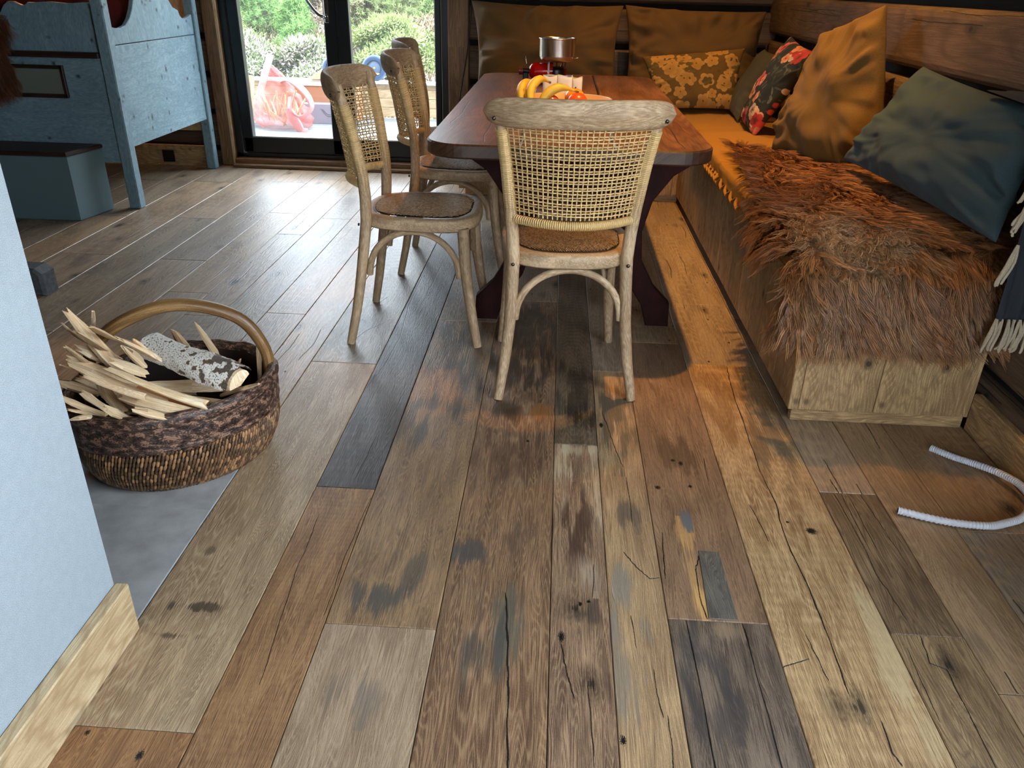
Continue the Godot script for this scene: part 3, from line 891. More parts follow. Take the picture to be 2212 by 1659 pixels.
# ---------------------------------------------------------------- bench
func make_bench() -> void:
	var t := thing("corner_bench", "built-in corner bench of pale wooden boards along the log walls", "bench")
	# upright front boards on the long side
	var z := -2.32
	var k := 0
	var ws := [0.2, 0.26, 0.17, 0.23, 0.21, 0.28, 0.19, 0.25, 0.22, 0.24, 0.2, 0.24, 0.21]
	while z > -5.2:
		var w: float = minf(ws[k % ws.size()], z + 5.215)
		if w < 0.03: break
		var b := MB.new()
		b.axis = 1
		var s := rng.randf_range(0.8, 1.02)
		b.col = Color(s, s * 0.98, s * 0.94)
		b.uo = Vector2(rng.randf(), rng.randf())
		b.box(V(0.7995 + rng.randf_range(-0.0015, 0.0), 0.238, z - w * 0.5), V(0.019, 0.384, w - 0.002), 0.002)
		build(b, "front_board", M.bench, t)
		z -= w
		k += 1
	# near end: a narrow edge board and two wide boards
	for q in [[0.79, 0.822], [0.823, 1.062], [1.064, 1.364]]:
		var b := MB.new()
		b.axis = 1
		b.uo = Vector2(0.1 - q[0] + 0.8, 0.42)
		var s := 1.0 if q[0] > 0.8 else 0.95
		b.col = Color(s, s, s)
		b.box(V((q[0] + q[1]) * 0.5, 0.238, -2.3135), V(q[1] - q[0], 0.384, 0.019), 0.002)
		build(b, "end_board", M.bench, t)
	var p := MB.new()
	p.axis = 0
	p.box(V(1.083, 0.0225, -2.332), V(0.552, 0.045, 0.03), 0.002)
	build(p, "plinth", M.bench, t)
	p = MB.new()
	p.axis = 2
	p.box(V(0.835, 0.0225, -3.76), V(0.03, 0.045, 2.8), 0.002)
	build(p, "plinth", M.bench, t)
	p = MB.new()
	p.axis = 0
	p.box(V(0.1, 0.0225, -5.25), V(1.4, 0.045, 0.03), 0.002)
	build(p, "plinth", M.bench, t)
	# short side below the back wall
	var x := -0.64
	while x < 0.78:
		var w := minf(0.21 + rng.randf() * 0.07, 0.789 - x)
		if w < 0.03: break
		var b := MB.new()
		b.axis = 1
		b.uo = Vector2(rng.randf(), rng.randf())
		var s := rng.randf_range(0.85, 1.0)
		b.col = Color(s, s, s)
		b.box(V(x + w * 0.5, 0.238, -5.215), V(w - 0.002, 0.384, 0.019), 0.002)
		build(b, "front_board", M.bench, t)
		x += w
	# seat boards under the cushions
	for q in [[V(1.085, 0.43, -4.11), V(0.575, 0.022, 3.6)], [V(0.07, 0.43, -5.56), V(1.43, 0.022, 0.69)]]:
		var b := MB.new()
		b.box(q[0], q[1], 0.003)
		build(b, "seat_board", M.bench, t)
	# mustard seat cushions
	M.mustard = cloth(Color(0.70, 0.50, 0.19))
	M.brown = cloth(Color(0.42, 0.31, 0.15))
	var n := 0
	for q in [[V(1.075, 0.492, -5.34), V(0.60, 0.10, 1.14), "mustard seat cushion in the bench corner by the log walls"], [V(1.07, 0.49, -4.315), V(0.605, 0.10, 0.87), "mustard seat cushion in the middle of the long bench"], [V(1.07, 0.488, -3.12), V(0.605, 0.096, 1.52), "mustard seat cushion mostly hidden under the long brown fur"], [V(0.08, 0.492, -5.57), V(1.36, 0.10, 0.70), "brown seat cushion on the short bench behind the table"]]:
		var b := MB.new()
		soft_box(b, q[0], q[1], 0.03, 30 + n, 0.012)
		var o := build(b, "seat_cushion", M.mustard if n < 3 else M.brown)
		tag(o, q[2], "cushion", "bench seat cushions")
		if n == 1 or n == 2:
			# ties and folded flap on the front edge
			for s in 5:
				var tb := MB.new()
				var z0: float = q[0].z + q[1].z * (0.5 if n == 2 else 0.5) * (1.0 if n == 1 else -1.0) * (1.0 - 0.16 * s) + (-0.03 if n == 1 else 0.02)
				tb.tube(curve([V(0.772, 0.475, z0), V(0.760, 0.455, z0 + 0.02), V(0.766, 0.435, z0 + 0.05), V(0.760, 0.45, z0 + 0.075), V(0.772, 0.468, z0 + 0.09)], 14), 0.008, 7, true, 0.45)
				build(tb, "tie", M.mustard, o)
		n += 1

func soft_box(b: MB, ctr: Vector3, size: Vector3, r: float, seed_: int, wr := 0.006) -> void:
	# rounded upholstered block with a little unevenness
	var f := FastNoiseLite.new()
	f.seed = seed_
	f.frequency = 5.0
	var nu := 56
	var nv := 28
	var rows := []
	var uvs := []
	var h := size * 0.5
	var ih := h - Vector3(r, r, r).min(h * 0.95)
	for j in nv + 1:
		var row := []
		var ru := []
		var ph := -PI / 2 + PI * j / nv
		for i in nu + 1:
			var th := TAU * i / nu
			var d := V(cos(ph) * cos(th), sin(ph), cos(ph) * sin(th))
			# spread directions on the box
			var e := V(signf(d.x) * pow(absf(d.x), 0.35), signf(d.y) * pow(absf(d.y), 0.6), signf(d.z) * pow(absf(d.z), 0.35))
			var m := maxf(absf(e.x), maxf(absf(e.y), absf(e.z)))
			var q := e / m * h
			var inn := q.clamp(-ih, ih)
			var dd := q - inn
			if dd.length() > 1e-5: q = inn + dd.normalized() * r
			q += d * f.get_noise_3dv(q + ctr) * wr
			if d.y > 0.2: q.y += 0.012 * (1.0 - pow(absf(q.x) / h.x, 3)) * (1.0 - pow(absf(q.z) / h.z, 4))
			row.append(ctr + q)
			ru.append(Vector2(q.x + q.y * 0.5, q.z))
		rows.append(row); uvs.append(ru)
	b.grid(rows, false, uvs)

# ---------------------------------------------------------------- table
func make_table() -> void:
	var t := thing("trestle_table", "long reddish brown plank table with rounded corners and dark red trestles", "table", V(0, 0, 0))
	var x0 := -0.468
	var x1 := 0.548
	var z0 := -5.2
	var z1 := -2.76
	var full := PackedVector2Array()
	for q in rounded(x0, z0, x1, z1, 0.14, 8): full.append(q)
	var cuts := [x0 - 0.01, -0.13, 0.197, x1 + 0.01]
	for k in 3:
		var strip := PackedVector2Array([Vector2(cuts[k] + 0.0008, z0 - 0.1), Vector2(cuts[k + 1] - 0.0008, z0 - 0.1), Vector2(cuts[k + 1] - 0.0008, z1 + 0.1), Vector2(cuts[k] + 0.0008, z1 + 0.1)])
		var part := Geometry2D.intersect_polygons(full, strip)[0]
		var b := MB.new()
		b.uo = Vector2(0.15 * k + 0.47, 5.2)
		var s: float = [0.95, 1.05, 1.0][k]
		b.col = Color(s, s, s)
		b.slab(part, 0.05, Transform3D(Basis(V(1, 0, 0), V(0, 0, 1), V(0, -1, 0)), V(0, 0.77, 0)), 0.006, Color(0.34, 0.36, 0.38))
		build(b, "top_board", M.top, t)
	# trestles: shaped boards across the table, two of them
	for z in [-3.10, -4.75]:
		var o := PackedVector2Array()
		var half := [Vector2(0.42, 0.72), Vector2(0.42, 0.66), Vector2(0.36, 0.62), Vector2(0.29, 0.52), Vector2(0.26, 0.40), Vector2(0.27, 0.28), Vector2(0.33, 0.17), Vector2(0.40, 0.10), Vector2(0.405, 0.0), Vector2(0.31, 0.0), Vector2(0.285, 0.09), Vector2(0.21, 0.2), Vector2(0.175, 0.3), Vector2(0.175, 0.42), Vector2(0.12, 0.52), Vector2(0.0, 0.56)]
		for q in half: o.append(Vector2(q.x + 0.09, q.y))
		for q in range(half.size() - 2, -1, -1): o.append(Vector2(0.09 - half[q].x, half[q].y))
		var b := MB.new()
		b.axis = 1
		b.slab(o, 0.05, Transform3D(Basis(), V(0, 0, z - 0.025)), 0.004)
		build(b, "trestle", M.trestle, t)
	var sb := MB.new()
	sb.box(V(0.09, 0.62, -3.92), V(0.05, 0.10, 1.75), 0.004)
	sb.box(V(0.09, 0.695, -3.92), V(0.07, 0.05, 1.75), 0.004)
	build(sb, "stretcher", M.trestle, t)

# ---------------------------------------------------------------- chairs
func post(side: float, y: float) -> Vector3:
	# centre line of a rear leg, which goes on up as a back post
	var ys := [0.0, 0.14, 0.27, 0.40, 0.48, 0.56, 0.64, 0.774, 0.86, 0.93]
	var xs := [0.228, 0.206, 0.192, 0.186, 0.184, 0.189, 0.197, 0.212, 0.224, 0.236]
	var zs := [0.247, 0.218, 0.197, 0.178, 0.167, 0.164, 0.167, 0.187, 0.205, 0.222]
	var k := 0
	while k < ys.size() - 2 and y > ys[k + 1]: k += 1
	var f: float = (y - ys[k]) / (ys[k + 1] - ys[k])
	return V(side * lerpf(xs[k], xs[k + 1], f), y, lerpf(zs[k], zs[k + 1], f))

func back_at(s: float, y: float) -> Vector3:
	# the curved plane of the backrest between the posts, s from -1 to 1
	var p := post(1.0, y)
	return V(s * p.x, y, p.z + 0.095 * (1.0 - s * s))

func make_chairs() -> void:
	var t := thing("rattan_chair", "rattan-backed wooden chair turned away, alone at the table's near end", "chair", V(0.045, 0, -2.632), deg_to_rad(4.5), "rattan chairs round the table")
	# legs
	for s in [-1.0, 1.0]:
		var b := MB.new()
		var path := []
		for k in 23: path.append(post(s, 0.95 * k / 22.0))
		b.tube(path, lerps([0.0165, 0.019, 0.0205, 0.021, 0.019, 0.017], 22), 10)
		build(b, "rear_leg", M.chair, t)
		b = MB.new()
		b.tube(curve([V(s * 0.212, 0, -0.247), V(s * 0.20, 0.14, -0.222), V(s * 0.19, 0.28, -0.203), V(s * 0.185, 0.46, -0.19)], 14), lerps([0.0165, 0.019, 0.0215, 0.022], 14), 10)
		build(b, "front_leg", M.chair, t)
	# seat ring
	var o := PackedVector2Array()
	var inn := PackedVector2Array()
	for k in 48:
		var a := TAU * k / 48
		var d := Vector2(cos(a), sin(a))
		var e := 1.0 / pow(pow(absf(d.x), 3.2) + pow(absf(d.y), 3.2), 1.0 / 3.2)
		var q := d * e
		var w := 0.232 - 0.03 * (q.y * 0.5 + 0.5)
		o.append(Vector2(q.x * w, q.y * 0.222 - 0.02))
		inn.append(Vector2(q.x * (w - 0.034), q.y * 0.188 - 0.02))
	var flat := Transform3D(Basis(V(1, 0, 0), V(0, 0, 1), V(0, -1, 0)), V(0, 0.492, 0))
	var rows := []
	var prof := [[0.0, 0.494, inn], [0.35, 0.497, null], [0.7, 0.496, null], [0.93, 0.491, null], [1.0, 0.482, o], [1.0, 0.455, o], [0.97, 0.449, null], [0.3, 0.449, null], [0.0, 0.470, inn], [0.0, 0.494, inn]]
	for p in prof:
		var row := []
		for k in 49:
			var q := inn[k % 48].lerp(o[k % 48], p[0])
			row.append(V(q.x, p[1], q.y))
		rows.append(row)
	var sb := MB.new()
	sb.grid(rows)
	build(sb, "seat_frame", M.chair, t)
	# domed woven pad
	var pad := MB.new()
	rows = []
	var uvs := []
	for j in 9:
		var f := 1.0 - j / 8.0
		var row := []
		var ru := []
		for k in 49:
			var q := Vector2(0, -0.02).lerp(inn[k % 48], f * 0.995)
			row.append(V(q.x, 0.492 + 0.022 * sqrt(1.0 - f * f * 0.98), q.y))
			ru.append(Vector2(q.x, q.y))
		rows.append(row); uvs.append(ru)
	pad.grid(rows, false, uvs)
	var pm := tex(mat(Color(0.30, 0.28, 0.27), 0.5), M.lattice, V(8, 8, 1), 0.3)
	var po2 := build(pad, "woven_seat", pm, t)
	# the raised cane strokes of the seat weave
	var stroke := MB.new()
	stroke.ball(Vector3.ZERO, V(0.0021, 0.0013, 0.0046), 6, 4)
	var places := []
	for j in 74:
		for i in 52:
			var q := Vector2(-0.20 + 0.0078 * (i + 0.5 * (j % 2)), -0.21 + 0.0053 * j)
			var best := 0.0
			var d2 := q - Vector2(0, -0.02)
			var ang := d2.angle()
			var kk := posmod(int(round(ang / TAU * 48.0)), 48)
			var lim := (inn[kk] - Vector2(0, -0.02)).length()
			best = d2.length() / lim
			if best > 0.97: continue
			var y := 0.492 + 0.022 * sqrt(1.0 - best * best * 0.98)
			var nrm := V(d2.x, 0.5 + 2.2 * (1.0 - best), d2.y).normalized() if best > 0.6 else Vector3.UP
			var zz := (V(0.35, 0, 1) - nrm * V(0.35, 0, 1).dot(nrm)).normalized()
			places.append(Transform3D(Basis(nrm.cross(zz), nrm, zz), V(q.x, y + 0.0006, q.y)))
	var mm := MultiMesh.new()
	mm.transform_format = MultiMesh.TRANSFORM_3D
	mm.use_colors = true
	mm.mesh = stroke.mesh()
	mm.instance_count = places.size()
	for k in places.size():
		mm.set_instance_transform(k, places[k])
		mm.set_instance_color(k, Color(0.30, 0.175, 0.08) * rng.randf_range(0.6, 1.2))
	var mi := MultiMeshInstance3D.new()
	mi.name = "seat_cane"
	mi.multimesh = mm
	mi.material_override = mat(Color.WHITE, 0.2)
	mi.set_meta("kind", "stuff")
	po2.add_child(mi, true)
	# curved top rail
	var rail := MB.new()
	rows = []
	uvs = []
	for k in 41:
		var s := -1.0 + 2.0 * k / 40
		var c := V(s * 0.284, 0.940 - 0.006 * s * s, 0.222 + 0.105 * (1.0 - s * s) - 0.014)
		var end := sqrt(maxf(0.0, 1.0 - pow(absf(s), 9)))
		var hh := 0.043 * maxf(0.05, end)
		var row := []
		var ru := []
		for q in 17:
			var a := TAU * q / 16
			row.append(c + V(0, sin(a) * hh, cos(a) * 0.018 * maxf(0.3, end) - sin(a) * hh * 0.12 * -1.0))
			ru.append(Vector2(a * 0.03, s * 0.27))
		rows.append(row); uvs.append(ru)
	rail.grid(rows, false, uvs, [], true)
	build(rail, "top_rail", M.chair, t)
	for s in [-1.0, 1.0]:
		for q in [V(s * 0.252, 0.918, 0.246), V(s * 0.186, 0.462, 0.196)]:
			var sc := MB.new()
			sc.ball(q, V(0.006, 0.006, 0.004), 10, 6)
			build(sc, "screw", M.screw, t)
	# bent arches below the seat
	for q in [[V(-0.175, 0.27, 0.185), V(0.175, 0.27, 0.185)], [V(-0.172, 0.27, -0.19), V(0.172, 0.27, -0.19)], [V(-0.186, 0.27, 0.165), V(-0.186, 0.27, -0.175)], [V(0.186, 0.27, 0.165), V(0.186, 0.27, -0.175)]]:
		var path := []
		for k in 25:
			var a := PI * k / 24
			var c: Vector3 = (q[0] as Vector3).lerp(q[1], 0.5 - 0.5 * cos(a) * (0.88 + 0.12 * (1.0 - sin(a))))
			path.append(c + V(0, 0.172 * pow(sin(a), 0.75), 0))
		var b := MB.new()
		b.tube(path, 0.0125, 8)
		build(b, "arch_brace", M.chair, t)
	# cane weave of the back
	var wv := MB.new()
	var y0 := 0.625
	var y1 := 0.900
	var nv := 27
	var nh := 26
	for k in nv:
		var s := -0.93 + 1.86 * k / (nv - 1)
		var path := []
		for q in 79:
			var f := q / 78.0
			var y := lerpf(y0, y1 + 0.008, f)
			var ph := PI * (f * (nh + 0.0) + k)
			var jig := sin(k * 5.1 + q * 0.11) * 0.004
			path.append(back_at(s + jig, y) + V(0, 0, 0.0026 * cos(ph)))
		wv.col = Color(1, 1, 1) * (0.9 + 0.14 * sin(k * 2.3))
		wv.tube(path, 0.0024, 5, false)
	for k in nh:
		var y := lerpf(y0 + 0.005, y1 - 0.004, (k + 0.5) / nh)
		var path := []
		for q in 79:
			var f := q / 78.0
			var s := -0.97 + 1.94 * f
			var ph := PI * ((s + 0.93) / 1.86 * (nv - 1) + k + 1)
			path.append(back_at(s, y + sin(k * 3.7 + f * 5.0) * 0.0018) + V(0, 0, 0.0026 * cos(ph)))
		wv.col = Color(1, 0.99, 0.96) * (0.9 + 0.14 * sin(k * 1.7 + 1.0))
		wv.tube(path, 0.0024, 5, false)
	wv.col = Color.WHITE
	var wo := build(wv, "cane_weave", M.cane, t)
	wo.set_meta("kind", "stuff")
	# wrapped lower rail and wrapped posts
	var bn := MB.new()
	var core := []
	for k in 25: core.append(back_at(-1.0 + 2.0 * k / 24, 0.607))
	bn.col = Color(0.7, 0.62, 0.5)
	bn.tube(core, 0.0125, 8)
	for k in 62:
		var s := -0.985 + 1.97 * k / 61
		var c := back_at(s, 0.607)
		bn.col = Color(1, 0.98, 0.93) * (0.88 + 0.16 * rng.randf())
		ring(bn, c, (back_at(minf(1.0, s + 0.02), 0.607) - back_at(s - 0.02, 0.607)).normalized(), 0.0145, 0.0027)
	var bo := build(bn, "cane_binding", M.cane, t)
	bo.set_meta("kind", "stuff")
	for side in [-1.0, 1.0]:
		var bp := MB.new()
		for k in 52:
			var y := lerpf(0.595, 0.885, k / 51.0)
			bp.col = Color(1, 0.98, 0.93) * (0.84 + 0.18 * rng.randf())
			ring(bp, post(side, y), (post(side, y + 0.01) - post(side, y - 0.01)).normalized(), 0.0205, 0.0028)
		var po := build(bp, "cane_binding", M.cane, t)
		po.set_meta("kind", "stuff")
	copy(t, V(-0.522, 0, -3.0), -PI / 2, "rattan chair by the table's left side, nearest of the three")
	copy(t, V(-0.485, 0, -3.83), -PI / 2 + 0.02, "rattan chair in the middle of three along the table's left side")
	copy(t, V(-0.60, 0, -4.66), -PI / 2 + 0.1, "rattan chair along the table's left side, farthest and closest to the glass door")

func ring(b: MB, c: Vector3, d: Vector3, r: float, w: float) -> void:
	# one turn of cane round a rod
	var x := (V(0, 0, 1) - d * d.z).normalized() if absf(d.z) < 0.9 else (V(1, 0, 0) - d * d.x).normalized()
	var y := d.cross(x)
	var rows := []
	for q in 4:
		var f: float = [-1.0, -0.5, 0.5, 1.0][q]
		var rr: float = [r - 0.003, r, r, r - 0.003][q]
		var row := []
		for k in 11:
			var a := TAU * k / 10
			row.append(c + d * (f * w) + (x * cos(a) + y * sin(a)) * rr)
		rows.append(row)
	b.grid(rows, false, [], [], true)

# ---------------------------------------------------------------- painted bed
func make_bed() -> void:
	var t := thing("painted_bed", "blue-grey painted wooden box bed with a carved end panel", "bed")
	var px := -2.525
	# posts
	for q in [[-4.605, 0.07], [-5.755, 0.06]]:
		var b := MB.new()
		b.axis = 1
		b.uo = Vector2(rng.randf(), rng.randf())
		b.box(V(px, 0.9, q[0]), V(0.068, 1.8, q[1]), 0.006)
		build(b, "bed_post", M.blue, t)
		b = MB.new()
		b.axis = 1
		b.box(V(-4.51, 0.9, q[0]), V(0.068, 1.8, q[1]), 0.006)
		build(b, "bed_post", M.blue, t)
	# end panel: lower boards and carved upper board
	var lo := MB.new()
	lo.axis = 2
	lo.uo = Vector2(0.1, 0.2)
	lo.box(V(px + 0.005, 0.626, -5.18), V(0.026, 0.552, 1.10), 0.003)
	build(lo, "end_panel", M.blue, t)
	var up := PackedVector2Array()
	# outline in (z, y): two scooped openings with a waist between
	var pts := [Vector2(-4.638, 0.906), Vector2(-4.638, 1.005), Vector2(-4.67, 0.998), Vector2(-4.70, 0.992), Vector2(-4.76, 0.99), Vector2(-4.82, 1.0), Vector2(-4.88, 1.035), Vector2(-4.93, 1.085), Vector2(-4.96, 1.13), Vector2(-4.975, 1.19), Vector2(-4.965, 1.25), Vector2(-4.92, 1.32), Vector2(-4.8, 1.40), Vector2(-4.638, 1.42), Vector2(-4.638, 1.62), Vector2(-5.722, 1.62), Vector2(-5.722, 1.36), Vector2(-5.6, 1.34), Vector2(-5.47, 1.27), Vector2(-5.42, 1.19), Vector2(-5.42, 1.12), Vector2(-5.46, 1.08), Vector2(-5.53, 1.06), Vector2(-5.545, 1.03), Vector2(-5.58, 1.01), Vector2(-5.63, 1.008), Vector2(-5.68, 1.018), Vector2(-5.722, 1.03), Vector2(-5.722, 0.906)]
	for q in pts: up.append(q)
	var ub := MB.new()
	ub.uo = Vector2(0.3, 0.1)
	ub.slab(up, 0.026, Transform3D(Basis(V(0, 0, 1), V(0, 1, 0), V(-1, 0, 0)), V(px + 0.018, 0, 0)), 0.003)
	build(ub, "carved_board", M.blue, t)
	# front side facing the room
	var fr := MB.new()
	fr.axis = 0
	fr.box(V(-3.53, 0.56, -4.60), V(1.94, 0.58, 0.03), 0.003)
	build(fr, "side_panel", M.blue, t)
	var edge := PackedVector2Array()
	for k in 13: edge.append(Vector2(-2.56 - 0.03 * k, 1.118 + 0.003 * sin(k)))
	edge.append_array(PackedVector2Array([Vector2(-2.935, 1.105), Vector2(-2.955, 1.10), Vector2(-2.98, 1.108), Vector2(-3.0, 1.118), Vector2(-3.03, 1.118), Vector2(-3.06, 1.10), Vector2(-3.09, 1.06), Vector2(-3.15, 1.03), Vector2(-3.3, 1.0), Vector2(-4.5, 1.0), Vector2(-4.5, 0.865), Vector2(-2.56, 0.865)]))
	var ue := MB.new()
	ue.slab(edge, 0.028, Transform3D(Basis(), V(0, 0, -4.628)), 0.003)
	build(ue, "side_board", M.blue, t)
	var rl := MB.new()
	rl.axis = 0
	rl.box(V(-3.52, 0.857, -4.585), V(1.92, 0.03, 0.06), 0.004)
	build(rl, "side_rail", M.darkwood, t)
	# dark framed opening with a pale board behind it
	var fm := MB.new()
	fm.axis = 0
	for q in [[V(-2.975, 0.79, -4.578), V(0.37, 0.02, 0.02)], [V(-2.975, 0.637, -4.578), V(0.37, 0.022, 0.02)], [V(-2.798, 0.714, -4.578), V(0.02, 0.17, 0.02)], [V(-3.152, 0.714, -4.578), V(0.02, 0.17, 0.02)]]:
		fm.box(q[0], q[1], 0.003)
	var fo := build(fm, "hatch_frame", M.darkwood, t)
	var hp := MB.new()
	hp.box(V(-2.975, 0.714, -4.583), V(0.34, 0.14, 0.012), 0.002)
	build(hp, "hatch_panel", mat(Color(0.42, 0.45, 0.42), 0.6), fo)
	# hidden carcass below the mattress
	var bs := MB.new()
	bs.box(V(-3.53, 0.60, -5.2), V(1.93, 0.03, 1.12), 0.003)
	build(bs, "bed_base", M.blue, t)
	var mt := MB.new()
	soft_box(mt, V(-3.55, 0.71, -5.18), V(1.9, 0.18, 1.08), 0.04, 61)
	tag(build(mt, "mattress", cloth(Color(0.30, 0.27, 0.24))), "mattress inside the painted box bed", "mattress")
	# red quilt seen through the carved opening
	var qd := MB.new()
	soft_box(qd, V(-3.05, 1.0, -5.02), V(0.85, 0.40, 0.6), 0.16, 62, 0.05)
	tag(build(qd, "red_duvet", cloth(Color(0.42, 0.07, 0.07))), "dark red bedding behind the carved bed panel", "bedding")
	# tall warm panel behind, forming the alcove
	var al := MB.new()
	al.axis = 1
	al.box(V(-3.75, 1.35, -5.86), V(2.3, 2.2, 0.05), 0.004)
	build(al, "alcove_panel", M.pine, t)
	# step box
	var s := thing("step_box", "grey painted step box with a dark wooden lid beside the bed", "step", V(-2.95, 0, -4.41))
	var b := MB.new()
	b.axis = 1
	var o := PackedVector2Array([Vector2(-0.5, 0.135), Vector2(0.255, 0.135), Vector2(0.305, -0.14), Vector2(-0.5, -0.14)])
	b.slab(o, 0.36, Transform3D(Basis(V(1, 0, 0), V(0, 0, 1), V(0, -1, 0)), V(0, 0.36, 0)), 0.006)
	build(b, "body", mat(Color(0.36, 0.45, 0.47), 0.55), s)
	b = MB.new()
	b.slab(PackedVector2Array([Vector2(-0.5, 0.15), Vector2(0.262, 0.15), Vector2(0.318, -0.13), Vector2(-0.5, -0.13)]), 0.024, Transform3D(Basis(V(1, 0, 0), V(0, 0, 1), V(0, -1, 0)), V(0, 0.385, 0)), 0.005)
	build(b, "lid", M.darkwood, s)
	# a corner of the stove plinth
	var sp := MB.new()
	sp.slab(PackedVector2Array([Vector2(-0.5, 0.0), Vector2(0.0, 0.0), Vector2(0.0, 0.10), Vector2(-0.03, 0.125), Vector2(-0.5, 0.125)]), 0.11, Transform3D(Basis(), V(-2.2, 0.0, -3.22)), 0.012)
	tag(build(sp, "stone_plinth", M.stone), "dark grey stone plinth corner beyond the white wall", "stone plinth")
	# bedside lamp inside the alcove, above the picture
	var bl := thing("wall_lamp", "small warm wall lamp inside the bed alcove", "lamp", V(-3.6, 1.75, -5.8))
	b = MB.new()
	b.box(V(0, 0, 0), V(0.08, 0.12, 0.03), 0.006)
	build(b, "back_plate", M.darksteel, bl)
	b = MB.new()
	b.lathe([Vector2(0.09, -0.06), Vector2(0.055, 0.07)], 24, V(0, 0.02, 0.1))
	build(b, "shade", mat(Color(0.8, 0.7, 0.5), 0.8), bl)
	b = MB.new()
	b.ball(V(0, -0.01, 0.1), V(0.025, 0.03, 0.025))
	var em := mat(Color(1, 0.8, 0.5))
	em.emission_enabled = true
	em.emission = Color(1.0, 0.68, 0.32)
	em.emission_energy_multiplier = 4.0
	build(b, "bulb", em, bl)
	var li := OmniLight3D.new()
	li.name = "bulb_light"
	li.light_color = Color(1.0, 0.66, 0.30)
	li.light_energy = 0.5
	li.light_size = 0.03
	li.omni_range = 12.0
	li.omni_attenuation = 2.0
	li.shadow_enabled = true
	li.position = V(0, -0.01, 0.1)
	bl.add_child(li)

# ---------------------------------------------------------------- pendant over the table
func make_lamp() -> void:
	var t := thing("pendant_lamp", "black can pendant hanging above the near end of the trestle table", "lamp", V(0.54, 2.92, -3.28), 0.0, "pendant lamps above the table")
	var b := MB.new()
	b.lathe([Vector2(0.085, 0.0), Vector2(0.083, 0.10), Vector2(0.07, 0.15), Vector2(0.03, 0.19), Vector2(0.001, 0.195)], 36, V(0, 0, 0))
	b.lathe([Vector2(0.001, 0.19), Vector2(0.028, 0.185), Vector2(0.067, 0.147), Vector2(0.080, 0.097), Vector2(0.082, 0.0)], 36, V(0, 0, 0))
	build(b, "shade", mat(Color(0.10, 0.10, 0.10), 0.5), t)
	b = MB.new()
	b.tube([V(0, 0.19, 0), V(0, 0.46, 0)], 0.004, 6)
	build(b, "cord", M.darksteel, t)
	b = MB.new()
	b.ball(V(0, 0.03, 0), V(0.03, 0.035, 0.03))
	var em := mat(Color(1, 0.85, 0.6))
	em.emission_enabled = true
	em.emission = Color(1.0, 0.77, 0.47)
	em.emission_energy_multiplier = 8.0
	build(b, "bulb", em, t)
	var li := SpotLight3D.new()
	li.name = "bulb_light"
	li.light_color = Color(1.0, 0.74, 0.40)
	li.light_energy = 7.4
	li.light_size = 0.03
	li.spot_range = 14.0
	li.spot_attenuation = 2.0
	li.spot_angle = 39.0
	li.spot_angle_attenuation = 1.0
	li.basis = Basis.looking_at(V(0.14, -2.92, -0.32), V(0, 0, -1))
	li.shadow_enabled = true
	li.position = V(0, 0.03, 0)
	t.add_child(li)
	var t2 := copy(t, V(0.54, 2.92, -4.95), 0.0, "black can pendant hanging above the far end of the trestle table")
	for q in t2.get_children():
		if q is SpotLight3D: q.light_energy = 2.8

